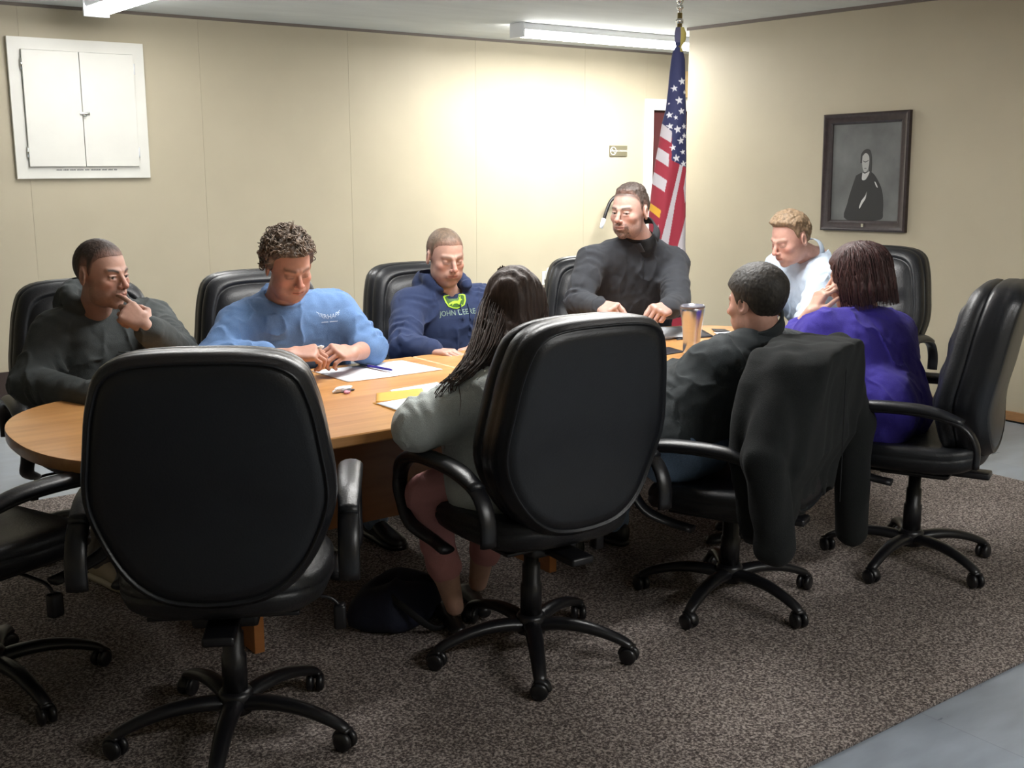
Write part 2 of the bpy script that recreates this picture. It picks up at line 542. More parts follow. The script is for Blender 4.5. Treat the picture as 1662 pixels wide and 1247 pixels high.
def back_outline(n=72):
    right = HW
    left = [(-x, z) for x, z in HW[1:-1]][::-1]
    P = right + left
    m = len(P)
    out = []
    for i in range(n):
        t = i / n * m
        k = int(t); t -= k
        a, b, c, d = [np.array(P[(k + j - 1) % m]) for j in range(4)]
        out.append(0.5 * ((2 * b) + (c - a) * t + (2 * a - 5 * b + 4 * c - d) * t * t + (3 * b - a - 3 * c + d) * t ** 3))
    return out


OUT = back_outline()


def bend(z):
    return -.29 * (z - .62) ** 2 * (1 if z > .62 else -1.2) + .02 * math.exp(-((z - .66) / .12) ** 2)


def pillow(rings, zc=.80, wav=0.0):
    R = []
    for s, y in rings:
        r = []
        for (x, z) in OUT:
            X = x * s; Z = zc + (z - zc) * s
            yy = y + bend(Z)
            if wav and s < .9: yy += wav * math.sin(Z * 2 * PI / .11) * (1 - (s / .9) ** 4)
            r.append((X, yy, Z))
        R.append(r)
    return R


def make_chair():
    root = empty('office_chair', (0, 0, 0))
    for i in range(5):
        lg = leg_mesh().build('base_leg', M['plastic'], root); lg.rotation_euler.z = i * 2 * PI / 5
        c = caster_mb().build('caster', M['plastic'], lg); c.location = (.315, 0, 0)
        c.rotation_euler.z = (0.6, 2.1, -0.8, 1.3, 2.9)[i]
    MB().lathe([(.03, .07), (.046, .075), (.048, .125), (.040, .137), (.0, .137)], 24).build('base_hub', M['plastic'], root)
    MB().lathe([(.034, .13), (.034, .235), (.029, .24), (.029, .30), (.024, .305), (.024, .375)], 20).build('gas_lift', M['plastic'], root)
    mk = MB().box((-.085, -.13, .365), (.085, .12, .405), bev=.012); mk.box((-.04, -.27, .375), (.04, -.1, .40), bev=.008)
    mk.box((-.19, -.15, .40), (.19, .16, .412), bev=.004)
    mk.build('tilt_mechanism', M['plastic'], root)
    lv = MB().tube(spline([(.06, .03, .385), (.18, .03, .383), (.255, .03, .375), (.285, .03, .35)], 12), .0055, 8)
    lv.box((.268, .012, .285), (.302, .05, .355), bev=.008)
    lv.build('lift_lever', M['plastic'], root)
    # seat cushion
    n = 64
    def seat_ring(s, z):
        r = []
        for j in range(n):
            t = 2 * PI * j / n
            e = .62
            x = .275 * s * math.copysign(abs(math.cos(t)) ** e, math.cos(t))
            y = .265 * s * math.copysign(abs(math.sin(t)) ** e, math.sin(t))
            zz = z
            if y > .12: zz -= (y - .12) ** 2 * 1.8
            if y < -.1: zz += (-.1 - y) ** 2 * 1.2
            zz += (abs(x) / .27) ** 3 * .016
            r.append((x * (1 - .10 * (y < 0) * (-y / .26)), y, zz))
        return r
    prof = [(0.001, .408), (.5, .408), (.86, .412), (.955, .425), (1.0, .45), (1.0, .462), (.985, .466), (1.0, .470), (.995, .485), (.96, .502), (.88, .510), (.6, .506), (.3, .500), (.001, .498)]
    MB().loft([seat_ring(a, b) for a, b in prof], cap=False).build('seat', M['leather_in'], root)
    # backrest: rear shell with piping, and the sitter's cushion
    rear = [(.001, -.302), (.3, -.302), (.6, -.300), (.82, -.295), (.90, -.289), (.912, -.283), (.918, -.283), (.926, -.292), (.936, -.292), (.944, -.283), (.975, -.272), (.995, -.255), (1.0, -.235), (.994, -.228), (1.0, -.220), (.998, -.19), (.97, -.175), (.5, -.175), (.001, -.175)]
    MB().loft(pillow(rear), cap=False).build('backrest_shell', M['leather'], root)
    frontc = [(.5, -.176), (.96, -.178), (.985, -.168), (.99, -.15), (.965, -.128), (.90, -.112), (.86, -.110), (.845, -.122), (.83, -.112), (.7, -.095), (.5, -.09), (.25, -.087), (.001, -.087)]
    MB().loft(pillow(frontc, wav=.006), cap=False).build('back_cushion', M['leather_in'], root)
    for s in (-1, 1):
        pth = [(-.255, .49), (-.252, .565), (-.205, .632), (-.10, .661), (.03, .666), (.15, .656), (.228, .617), (.256, .555), (.235, .50), (.185, .44), (.11, .40), (.03, .390)]
        P = spline([(s * (.305 - (.035 if i > 9 else 0)), y, z) for i, (y, z) in enumerate(pth)], 44)
        am = MB().tube(P, [.0125] * 44, 12, flat=2.15, upv=(1, 0, 0)).build('armrest', M['plastic'], root)
        pp = spline([(s * .305, y, z + .013) for y, z in pth[2:8]], 26)
        rr = [.008 + .012 * math.sin(PI * min(1, max(0, (i + 2) / 29))) ** .5 for i in range(26)]
        MB().tube(pp, rr, 14, flat=1.75, upv=(1, 0, 0)).build('arm_pad', M['leather'], am)
    return root


proto = make_chair()
CH = [  # x, y, facing deg, base angle deg, seat lowered by, label
    (1.115, 2.735, 60, 21, 0, 'empty black leather office chair in the foreground with its back to the viewer'),
    (2.08, 2.67, 87, 21, 0, 'black leather office chair under the long-haired woman in the grey sweater'),
    (2.92, 2.60, 112, -18, .05, 'black office chair of the dark-haired man, hung with a black coat'),
    (3.775, 2.44, 113, -27, .0, 'black leather office chair at the right seen from the side, behind the woman in purple'),
    (4.93, 3.60, 192, 10, .02, 'black leather office chair behind the man in the white shirt below the portrait'),
    (1.36, 4.58, -95, -10, .06, 'black leather office chair of the man in the dark grey hoodie at the left'),
    (2.12, 4.52, -95, 30, .06, 'black leather office chair of the curly-haired man in the light blue sweatshirt'),
    (3.08, 4.70, -92, 12, .09, 'black leather office chair of the man in the navy hoodie with the green print'),
    (4.05, 4.55, -115, 40, .10, 'black office chair almost hidden behind the bearded man in the charcoal pullover'),
    (.64, 3.42, 22, -4, 0, 'empty black office chair cut off by the left edge of the photo'),
]
CHAIRS = []
for i, (x, y, f, b, low, lab) in enumerate(CH):
    o = proto if i == 0 else copy_tree(proto)
    o.location = (x, y, .014); o.rotation_euler.z = math.radians(f - 90)
    tag(o, lab, 'chair', 'black office chairs around the conference table')
    for c in o.children:
        if c.name.startswith(('seat', 'arm', 'back', 'tilt', 'lift')): c.location.z = -low
    if i == 0:
        for c in o.children:
            if c.name.startswith('armrest'): c.location.z = .042; c.location.x = .018 * (1 if c.data.vertices[0].co.x > 0 else -1)
    if i == 2:
        for c in o.children:
            if c.name.startswith('back'): c.scale.z = .86; c.location.z += .02
    legs_ = [c for c in o.children if c.name.startswith('base_leg')]
    for j, l in enumerate(legs_):
        l.rotation_euler.z = math.radians(b - (f - 90) + 72 * j)
    CHAIRS.append(o)

# ------------------------------------------------------------ things on the table
TT = TZ + .0006


def sheet(name, P, z, m, label, cat, th=.0012, group=None, curl=0.0, seed=0):
    """paper with four corners (counter-clockwise), slightly lifted"""
    P = [np.array(p, float) for p in P]
    c = sum(P) / 4
    n = 9
    top = []
    rnd = random.Random(seed)
    a1, a2 = rnd.random() * 6, rnd.random() * 6
    for i in range(n):
        for j in range(n):
            u, v = i / (n - 1), j / (n - 1)
            p = (P[0] * (1 - u) + P[1] * u) * (1 - v) + (P[3] * (1 - u) + P[2] * u) * v
            zz = curl * (0.5 + 0.5 * math.sin(a1 + 3 * u + 2.2 * v)) * ((2 * u - 1) ** 2 + (2 * v - 1) ** 2) / 2
            top.append((p[0] - c[0], p[1] - c[1], zz + th))
    vs = top + [(x, y, zz - th) for x, y, zz in top]
    fs = []
    k = n * n
    for i in range(n - 1):
        for j in range(n - 1):
            a = i * n + j
            fs.append((a, a + n, a + n + 1, a + 1)); fs.append((k + a, k + a + 1, k + a + n + 1, k + a + n))
    ring = [j for j in range(n)] + [i * n + n - 1 for i in range(1, n)] + [(n - 1) * n + j for j in range(n - 2, -1, -1)] + [i * n for i in range(n - 2, 0, -1)]
    for a, b in zip(ring, ring[1:] + ring[:1]):
        fs.append((a, b, k + b, k + a))
    o = mesh_obj(name, vs, fs, m, None, True, (c[0], c[1], z))
    return tag(o, label, cat, group)


G = 'papers on the conference table'
sheet('paper_sheet', [(1.997, 3.675), (2.207, 3.665), (2.19, 3.945), (1.99, 3.955)], TT, M['paper'], 'white paper stack in front of the man in the light blue sweatshirt, its left half', 'paper', .0025, G, .001)
sheet('paper_sheet', [(2.212, 3.672), (2.416, 3.674), (2.395, 3.945), (2.203, 3.95)], TT, M['paper'], 'white paper beside the blue pen, right of the other sheets near the table seam', 'paper', .003, G, .001)
sheet('paper_sheet', [(2.00, 3.25), (2.24, 3.24), (2.26, 3.475), (2.043, 3.454)], TT, M['paper'], 'white sheet under the yellow envelope next to the grey sweater sleeve', 'paper', .001, G)
sheet('paper_sheet', [(1.885, 3.08), (2.12, 3.06), (2.10, 3.29), (1.885, 3.275)], TT + .0032, M['paper'], 'white paper on the yellow folder by the elbow of the grey sweater', 'paper', .001, G)
sheet('folder', [(1.878, 3.07), (2.13, 3.05), (2.105, 3.29), (1.885, 3.30)], TT + .0005, M['folder'], 'yellow manila folder under the white paper by the grey sweater elbow', 'folder')
sheet('envelope', [(1.895, 3.295), (2.076, 3.262), (2.149, 3.403), (1.973, 3.425)], TT + .0026, M['folder'], 'yellow envelope lying open on the white sheets in the middle of the table', 'envelope', .001)
sheet('paper_sheet', [(3.621, 3.70), (3.80, 3.66), (3.98, 3.90), (3.84, 3.985)], TT + .006, M['paper'], 'thick white papers on a dark folder in front of the bearded man', 'paper', .003, G, .006, 3)
sheet('paper_sheet', [(3.56, 3.72), (3.70, 3.69), (3.78, 3.93), (3.62, 3.93)], TT + .0013, M['paper'], 'white sheet sticking out left of the dark folder of the bearded man', 'paper', .0012, G, .003, 5)
sheet('folder', [(3.69, 3.655), (3.90, 3.62), (4.07, 3.90), (3.90, 3.95)], TT + .001, M['black_card'], 'dark folder under the white papers in front of the bearded man', 'folder', .002)
sheet('paper_sheet', [(3.86, 3.50), (4.12, 3.42), (4.20, 3.62), (3.98, 3.70)], TT + .002, M['paper'], 'white paper at the right end of the table in front of the white-shirted man', 'paper', .0025, G, .003, 8)
sheet('folder', [(4.00, 3.70), (4.06, 3.67), (4.09, 3.73), (4.05, 3.78)], TT + .004, M['black_card'], 'small dark notebook corner behind the steel tumbler', 'notebook', .003)
sheet('desk_pad', [(3.30, 3.39), (3.485, 3.40), (3.515, 3.53), (3.40, 3.545)], TT, M['black_card'], 'flat dark grey tablet lying on the table left of the steel tumbler', 'tablet', .003)
sheet('paper_sheet', [(2.86, 2.955), (3.02, 2.955), (2.99, 3.06), (2.87, 3.05)], TT, M['paper'], 'white paper at the near table edge between the two chairs', 'paper', .001, G)


def pen(p0, p1, m, label):
    p0, p1 = np.array(p0, float), np.array(p1, float)
    d = p1 - p0; Ln = np.linalg.norm(d)
    root = empty('pen', tuple(p0), math.atan2(d[1], d[0]), label, 'pen', 'pens on the table')
    P = [(t * Ln, 0, 0) for t in (0, .03, .1, .75, .9, .97, 1)]
    MB().tube(P, [.0035, .0048, .005, .005, .0046, .003, .0012], 10).build('barrel', m, root)
    MB().box((.0, -.0015, .004), (.045, .0015, .0062), bev=.0005).build('clip', M['chrome'], root)
    return root


pen((2.195, 3.88, TT + .012), (2.225, 3.735, TT + .012), M['pen_blue'], 'blue ballpoint pen lying across the white papers')
pen((2.95, 3.10, TT + .0055), (3.04, 3.02, TT + .0055), M['pen_dark'], 'dark pen near the edge between the woman and the dark-haired man')
wrp = empty('candy_wrapper', (1.90, 3.54, TT), .3, 'crumpled white candy wrapper left on the table by the papers', 'wrapper', 'candy wrappers')


def crumple(name, sx, sy, sz, seed, m, parent=None, loc=(0, 0, 0)):
    bm = bmesh.new(); bmesh.ops.create_icosphere(bm, subdivisions=3, radius=1)
    rnd = np.random.RandomState(seed)
    D = rnd.randn(14, 3); D /= np.linalg.norm(D, axis=1)[:, None]
    for v in bm.verts:
        c = np.array(v.co); k = max(D @ c)
        r = .75 + .5 * (k ** 6) - .25 * max(0, np.sort(D @ c)[-2] - .6)
        v.co = Vector((c[0] * r * sx, c[1] * r * sy, max(c[2] * r * sz, -sz * .6) + sz * .6))
    me = bpy.data.meshes.new(name); bm.to_mesh(me); bm.free()
    return finish(name, me, m, parent, False, loc)


crumple('wrapper_foil', .045, .018, .014, 3, M['paper'], wrp)
M['pinkfoil'] = mat('pink_foil', (.55, .22, .30), .35)
crumple('wrapper_twist', .014, .012, .007, 9, M['pinkfoil'], wrp, (-.02, -.04, 0))
crumple('wrapper_print', .03, .010, .006, 5, M['pen_dark'], wrp, (.01, -.018, 0))

# tumbler
tp = at(1124, 505, 4.80)
tm = empty('tumbler', (tp[0], tp[1], TT), 0, 'tall stainless steel tumbler with a clear lid standing on the table', 'tumbler')
MB().lathe([(0.001, 0), (.033, 0), (.036, .004), (.037, .06), (.041, .11), (.047, .15), (.051, .185), (.0515, .20), (.049, .203), (.046, .19), (.04, .12), (.001, .12)], 36).build('body', M['steel'], tm)
M['lid'] = mat('smoky_lid', (.14, .14, .17), .1, coat=.5)
MB().lathe([(.0475, .195), (.0525, .198), (.053, .207), (.048, .210), (.046, .203), (.001, .201)], 36).build('lid', M['lid'], tm)

# bag on the floor
M['bag_strap'] = mat('black_webbing', (.006, .006, .008), .8)
bg = empty('tote_bag', (1.88, 3.16, .014), .35, 'dark navy bag slumped on the carpet under the table beside the woman in pink trousers', 'bag')
bm_ = []
nn = 28
for s, z in ((.001, 0), (.8, 0), (1.0, .02), (1.04, .05), (.98, .09), (.86, .12), (.6, .14), (.25, .145), (.001, .14)):
    r = []
    for j in range(nn):
        t = 2 * PI * j / nn
        w = 1 + .06 * math.sin(3 * t + z * 20) + .04 * math.sin(5 * t + z * 9)
        r.append((.17 * s * w * math.copysign(abs(math.cos(t)) ** .75, math.cos(t)), .12 * s * w * math.copysign(abs(math.sin(t)) ** .75, math.sin(t)), z * (1 + .1 * math.sin(2 * t))))
    bm_.append(r)
MB().loft(bm_, cap=False).build('bag_body', M['navy_bag'], bg)
MB().tube(spline([(-.1, -.05, .13), (-.13, -.13, .12), (-.05, -.19, .03), (.04, -.19, .03), (.10, -.12, .12), (.09, -.04, .13)], 24), .007, 8, flat=2).build('strap', M['bag_strap'], bg)

# ------------------------------------------------------------ things on the walls
# white cupboard set in the back wall
cb = empty('wall_cupboard', (2.35, YB, 1.44), 0, 'white painted double-door wall cupboard high at the top left', 'cupboard')
x0, x1, z0, z1 = -.435, .435, -.005, .885
fm = MB()
fm.box((x0, -.03, z0), (x1, 0, z0 + .075)); fm.box((x0, -.03, z1 - .075), (x1, 0, z1))
fm.box((x0, -.03, z0 + .075), (x0 + .075, 0, z1 - .075)); fm.box((x1 - .075, -.03, z0 + .075), (x1, 0, z1 - .075))
fm.box((x0 + .01, -.012, z0 + .01), (x1 - .01, -.002, z1 - .01))
fm.build('cupboard_frame', M['white'], cb, False)
for s in (-1, 1):
    a, b = (x0 + .078, -.002) if s < 0 else (.002, x1 - .078)
    dr = MB().box((a, -.052, z0 + .078), (b, -.031, z1 - .078), bev=.002).build('door', M['white'], cb, False)
    hx = a - .004 if s < 0 else b + .004
    for hz in (z0 + .17, z1 - .17):
        MB().tube([(hx, -.045, hz - .035), (hx, -.045, hz + .035)], .006, 8).build('hinge', M['lamp_white' if s > 0 else 'chrome'], dr)
MB().box((-.02, -.060, .405), (.045, -.052, .425), bev=.002).tube([(.0, -.07, .40), (.02, -.07, .40)], .006, 8).build('latch', M['chrome'], cb)
tg = word_marks((.037, .034, .037, .044, .030, .066, .034, .030, .022), .010, .008)
plane_geo('label_text', tg, (.01, -.0305, z0 + .055), (1, 0, 0), (0, 0, 1), M['ink'], cb, .0003)

# no smoking sign
sg = empty('no_smoking_sign', (7.145, YB, 1.634), 0, 'small brown NO SMOKING sign on the back wall left of the door', 'sign')
MB().box((-.105, -.012, -.048), (.105, 0, .048), bev=.002).build('plate', M['sign'], sg, False)
plane_geo('letters', text_geo('NO SMOKING', .022), (.035, -.0125, 0), (1, 0, 0), (0, 0, 1), M['sign_white'], sg, .0005)
ring = MB()
ring.tube([(-.068 + .034 * math.cos(2 * PI * i / 28), -.013, .034 * math.sin(2 * PI * i / 28)) for i in range(29)], .0035, 6, caps=False)
ring.tube([(-.092, -.013, .024), (-.044, -.013, -.024)], .0035, 6)
ring.tube([(-.09, -.0125, 0), (-.046, -.0125, 0)], .004, 6)
ring.build('symbol', M['sign_white'], sg)
# exit sign, mostly hidden behind the partition
ex = empty('exit_sign', (8.087, YB, 2.245), 0, 'amber EXIT sign above the door, mostly hidden by the partition', 'sign')
MB().box((-.17, -.035, -.11), (.17, 0, .13), bev=.004).build('plate', M['exit'], ex, False)
plane_geo('letters', text_geo('EXIT', .13), (.03, -.036, -.03), (1, 0, 0), (0, 0, 1), M['exit_red'], ex, .0006)
# outlet with a night light
ou = empty('wall_outlet', (6.30, YB, .52), 0, 'ivory wall outlet with a white night light plugged in, on the back wall', 'outlet')
MB().box((-.037, -.006, -.06), (.037, 0, .06), bev=.002).build('cover_plate', M['white'], ou, False)
MB().box((-.012, -.010, -.042), (.012, -.005, -.012), bev=.003).build('socket', M['grey_trim'], ou, False)
MB().lathe([(.001, 0), (.018, 0), (.020, .02), (.020, .055), (.012, .085), (.001, .095)], 16, None, (.015, -.028, .0)).build('night_light', M['lamp_white'], ou)
# gooseneck on the wall
hk = empty('gooseneck_lamp', (7.0, YB, 1.30), 0, 'dark curved gooseneck with a pale tip on the back wall behind the bearded man', 'lamp')
HX = lambda u, v: ((at(u, v, 7.9)[0]), 0)
P = []
for (u, v) in [(1030, 312), (1015, 314), (1001, 318), (991, 327), (985, 341), (980, 356)]:
    r = FW * FPX + RT * (u - CX) + UP * (CY - v); t = (YB - .09) / r[1]
    q = np.array([0, 0, HC]) + r * t
    P.append((q[0] - 7.0, -.09, q[2] - 1.30))
MB().tube(spline(P, 26), .016, 10).build('gooseneck', M['plastic'], hk)
e1, e2 = np.array(P[-1]), np.array(P[-2]); dd = (e1 - e2) / np.linalg.norm(e1 - e2)
MB().tube([e1 - dd * .005, e1 + dd * .03, e1 + dd * .085], [.020, .021, .016], 12).build('lamp_tip', M['lamp_white'], hk)
MB().tube([np.array(P[0]) + (.05, 0, .0), np.array(P[0])], [.05, .018], 14).tube([np.array(P[0]) + (.05, 0, 0), np.array(P[0]) + (.05, .09, 0)], .02, 10).build('wall_mount', M['chrome'], hk)

# framed portrait on the partition
pf = empty('framed_portrait', (XR, 4.68, 1.475), 0, 'dark walnut framed grey portrait of a person in black on the right partition', 'picture')
pf.rotation_euler = (math.radians(-1.2), 0, 0)
w2, h2, fw = .332, .385, .07
# local frame: y toward the back wall is the picture's left
fr = MB()
prof = [(0, 0), (0, .028), (.012, .036), (.03, .026), (.055, .022), (.068, .012), (fw, .004), (fw, 0)]
rings = []
for t, d_ in prof:
    rings.append([(-d_, s * (w2 - t), q * (h2 - t)) for s, q in ((1, 1), (-1, 1), (-1, -1), (1, -1))])
fr.loft(rings + rings[:1], cap=False)
fr.build('frame', M['frame'], pf, True, auto=.4)
M['canvas'] = mat('portrait_ground', (.135, .14, .135), .6, noise=(5, .25))
MB().box((-.006, -w2 + fw, -h2 + fw), (0, w2 - fw, h2 - fw)).build('canvas', M['canvas'], pf, False)


def blob(name, pts, col, off):
    """flat painted shape; pts (left-right, up) in metres from centre"""
    m = M.get(name) or mat(name, col, .6); M[name] = m
    P = spline(pts + [pts[0]], 40)[:-1]
    mesh_obj(name, [(-off, -p[0], p[1]) for p in P], [tuple(range(len(P)))], m, pf, False)


blob('painted_robe', [(-.07, -.02), (-.02, .0), (.05, .0), (.10, -.05), (.14, -.13), (.15, -.25), (.12, -.31), (-.14, -.31), (-.13, -.2), (-.1, -.1)], (.022, .022, .022), .0065)
blob('painted_hair', [(-.04, .06), (-.035, .12), (0, .15), (.035, .14), (.05, .08), (.05, .0), (.035, -.02), (.02, .05), (-.02, .06)], (.03, .03, .03), .0068)
blob('painted_face', [(-.025, .105), (.0, .125), (.025, .105), (.03, .065), (.022, .02), (.0, .0), (-.018, .02), (-.026, .06)], (.40, .40, .38), .0072)
blob('painted_brow', [(-.02, .078), (.0, .07), (.024, .080), (.022, .074), (.0, .064), (-.018, .072)], (.07, .07, .07), .0075)
blob('painted_mouth', [(-.010, .026), (.0, .029), (.012, .026), (.0, .022)], (.10, .09, .09), .0075)
blob('painted_collar', [(-.02, .0), (.0, -.008), (.035, .005), (.02, -.03), (-.0, -.05), (-.022, -.045)], (.5, .5, .48), .0074)
blob('painted_cuff', [(.075, -.06), (.085, -.065), (.10, -.09), (.102, -.10), (.09, -.09)], (.6, .6, .58), .0074)
blob('painted_hand', [(-.02, -.185), (.01, -.15), (.02, -.125), (.012, -.17), (-.008, -.20), (-.03, -.235), (-.035, -.225)], (.6, .6, .58), .0074)
MB().box((-.03, -.02, -h2 + .028), (-.024, .0, -h2 + .05), bev=.001).build('name_plate', M['chrome'], pf, False)

# ------------------------------------------------------------ flag on its pole
KF = 6.7
FL0 = at(1097, 300, KF)
RTf = RT.copy(); FWf = np.array([math.cos(AZ), math.sin(AZ), 0.0])
mpp = KF / FPX


def fz(v):
    return (at(1097, v, KF))[2] - .0145


fl = empty('flag_on_pole', (FL0[0], FL0[1], .0145), AZ - PI / 2, 'American flag hanging from an indoor pole behind the bearded man', 'flag')
# local: x right in view, y away, z up
pole_x = -.004
MB().lathe([(.014, .03), (.014, fz(28))], 16, None, (pole_x, 0, 0)).build('pole', M['brass'], fl)
MB().lathe([(.001, .0), (.14, .0), (.145, .015), (.12, .035), (.05, .055), (.03, .09), (.02, .12), (.001, .12)], 32, None, (pole_x, 0, 0)).build('pole_stand', M['brass'], fl)
fn = MB().lathe([(.001, 0), (.02, .0), (.022, .02), (.010, .03), (.010, .075), (.020, .085), (.016, .10), (.001, .10)], 16, None, (pole_x, 0, fz(44)))
fn.lathe([(.001, 0), (.015, .01), (.022, .03), (.014, .055), (.001, .06)], 14, None, (pole_x, 0, fz(44) + .10))
for s in (-1, 1):
    fn.tube(spline([(pole_x, 0, fz(44) + .12), (pole_x + s * .03, 0, fz(44) + .155), (pole_x + s * .065, .01, fz(44) + .15)], 8), [.014, .014, .013, .012, .010, .008, .006, .003], 8, flat=.5)
fn.build('finial', M['chrome'], fl)
# outline of the hanging cloth: v -> (left px, right px)
SIL = [(50, 1090, 1103), (60, 1088, 1107), (70, 1089, 1106), (80, 1091, 1100), (88, 1086, 1103), (100, 1084, 1106), (120, 1082, 1107), (150, 1080, 1108), (180, 1077, 1110), (200, 1072, 1111), (230, 1068, 1112), (260, 1063, 1113), (300, 1058, 1113), (350, 1054, 1114), (400, 1056, 1115), (450, 1062, 1119), (500, 1072, 1121), (560, 1080, 1121), (600, 1085, 1118)]
SV = np.array([s[0] for s in SIL], float); SL_ = np.array([s[1] for s in SIL], float); SR_ = np.array([s[2] for s in SIL], float)
STARS = [(1101, 135, 6.5), (1089, 146, 6), (1097, 165, 7), (1106, 152, 4), (1082, 188, 6), (1101, 182, 6), (1092, 192, 4), (1083, 206, 6), (1095, 211, 7), (1106, 206, 5), (1107, 221, 5), (1101, 229, 6.5), (1088, 240, 6), (1105, 247, 5), (1094, 257, 7), (1107, 266, 6), (1105, 198, 0), (1081, 170, 2)]


def in_star(u, v, cx_, cy_, r):
    dx, dy = u - cx_, cy_ - v
    rr = np.hypot(dx, dy); th = np.arctan2(dx, dy) + .15
    a = np.mod(th, 2 * PI / 5); a = np.minimum(a, 2 * PI / 5 - a)
    # straight edge from the outer tip (angle 0, radius r) to the inner corner (angle 36 deg, radius .4 r)
    p1 = np.array([r, 0.0]); ri = r * .40; p2 = np.array([ri * math.cos(PI / 5), ri * math.sin(PI / 5)])
    x = rr * np.cos(a); y = rr * np.sin(a)
    return ((p2[0] - p1[0]) * (y - p1[1]) - (p2[1] - p1[1]) * (x - p1[0])) > 0 if r > 0 else np.zeros_like(rr, bool)


BLUE, RED, WHT, GOLD = (.022, .028, .105), (.34, .022, .045), (.62, .58, .62), (.75, .40, .03)


def pip(u, v, poly):
    c = np.zeros(u.shape, bool); j = len(poly) - 1
    for i in range(len(poly)):
        (xi, yi), (xj, yj) = poly[i], poly[j]
        if yi != yj:
            c ^= ((yi > v) != (yj > v)) & (u < (xj - xi) * (v - yi) / (yj - yi) + xi)
        j = i
    return c


nv, nu = 480, 220
V = np.linspace(50, 600, nv); th = np.linspace(0, 2 * PI, nu, endpoint=False)
VV, TH = np.meshgrid(V, th, indexing='ij')
Lf = np.interp(VV, SV, SL_); Rr_ = np.interp(VV, SV, SR_)
cxs, hw = (Lf + Rr_) / 2, (Rr_ - Lf) / 2
U = cxs - hw * np.cos(TH)                         # theta 0 = left edge, pi = right edge; sin>0 = facing the viewer
foldamp = np.clip((VV - 95) / 200, 0, 1)
# depth: two big folds whose crease follows the visible fold lines
crease = np.interp(VV, [50, 200, 265, 330, 420, 600], [1096, 1092, 1084, 1077, 1072, 1090])
dep = hw * .75 * np.sin(TH)
dep = dep + 3.2 * foldamp * np.sin((U - crease) / 7.5 + VV / 160.0) * (np.abs(np.sin(TH)) ** .5) * np.sign(np.sin(TH))
X = (U - 1097) * mpp; Z = np.array([fz(v) for v in V])[:, None] + 0 * U; Y = -dep * mpp
COLR = np.zeros(U.shape + (3,))
COLR[:] = RED
# right fold: long stripes running down to the left
def setc(mask, c): COLR[mask] = c
canton = (VV < 250 + (U - 1063) * .45) & ~((U < 1086) & (VV > 200 + (U - 1070) * .9))
rp = VV >= 50
white1 = pip(U, VV, [(1103, 255), (1108, 258), (1094, 330), (1080, 430), (1072, 520), (1060, 520), (1070, 400), (1086, 330)])
white2 = pip(U, VV, [(1125, 270), (1125, 300), (1111, 330), (1108, 305), (1112, 280)])
white3 = pip(U, VV, [(1112, 355), (1125, 330), (1125, 430), (1117, 405), (1110, 420), (1100, 400)])
white4 = pip(U, VV, [(1120, 440), (1125, 460), (1125, 620), (1108, 620), (1114, 500)])
white5 = pip(U, VV, [(1067, 366), (1068, 362), (1067, 440), (1058, 440), (1062, 385)])
for w_ in (white1, white2, white3, white4, white5): setc(w_, WHT)
# left fold: short bands sloping down to the right
left = pip(U, VV, [(1040, 190), (1074, 199), (1087, 213), (1082, 255), (1080, 290), (1072, 330), (1070, 352), (1040, 345)])
for (v0, v1) in ((200, 222), (242, 263), (286, 307)):
    s_ = (VV - (U - 1070) * .72)
    setc(left & (s_ > v0) & (s_ < v1), WHT)
    setc(left & (s_ >= v1) & (s_ < v1 + 21), RED)
setc(pip(U, VV, [(1056, 330), (1071, 341), (1069, 354), (1054, 341)]), GOLD)
setc(canton & (VV < 275), BLUE)
setc((VV < 88) & (U > 1097), (.5, .42, .12)); setc((VV < 74) & (U <= 1097), (.10, .10, .20))
for (a, b, r) in STARS:
    setc(in_star(U, VV, a, b, r) & (np.sin(TH) > 0), (.8, .8, .85))
verts = np.stack([X, Y, Z], -1).reshape(-1, 3)
q = []
for i in range(nv - 1):
    for j in range(nu):
        q.append((i * nu + j, i * nu + (j + 1) % nu, (i + 1) * nu + (j + 1) % nu, (i + 1) * nu + j))
M['flag'] = mat('flag_cloth', (1, 1, 1), .7, vcol=True, bump=(120, .15), sheen=.1)
mesh_obj('flag', verts, q, M['flag'], fl, True, None, COLR.reshape(-1, 3))
# ------------------------------------------------------------ implicit surfaces
def vnoise(P, f, seed=0):
    Q = P * f + seed * 17.31
    I = np.floor(Q).astype(np.int64); F = Q - I; F = F * F * (3 - 2 * F)

    def h(i, j, k):
        n = (i * 73856093) ^ (j * 19349663) ^ (k * 83492791) ^ (seed * 2654435)
        n = (n ^ (n >> 13)) * 1274126177
        return ((n ^ (n >> 16)) & 0xFFFF) / 32767.5 - 1.0
    x, y, z = I[..., 0], I[..., 1], I[..., 2]; fx, fy, fz_ = F[..., 0], F[..., 1], F[..., 2]
    def lx(j, k): return h(x, j, k) * (1 - fx) + h(x + 1, j, k) * fx
    a = lx(y, z) * (1 - fy) + lx(y + 1, z) * fy
    b = lx(y, z + 1) * (1 - fy) + lx(y + 1, z + 1) * fy
    return a * (1 - fz_) + b * fz_


def nrm(v):
    v = np.array(v, float); return v / (np.linalg.norm(v) + 1e-12)


def smin(a, b, k):
    if k <= 0: return np.minimum(a, b)
    h = np.clip(.5 + .5 * (b - a) / k, 0, 1)
    return b * (1 - h) + a * h - k * h * (1 - h)


def smax(a, b, k): return -smin(-a, -b, k)


def d_cap(P, a, b, ra, rb=None):
    """tapered capsule"""
    rb = ra if rb is None else rb
    a = np.asarray(a, float); b = np.asarray(b, float)
    ab = b - a; t = np.clip(((P - a) @ ab) / (ab @ ab + 1e-12), 0, 1)
    return np.linalg.norm(P - a - t[:, None] * ab, axis=1) - (ra + (rb - ra) * t)


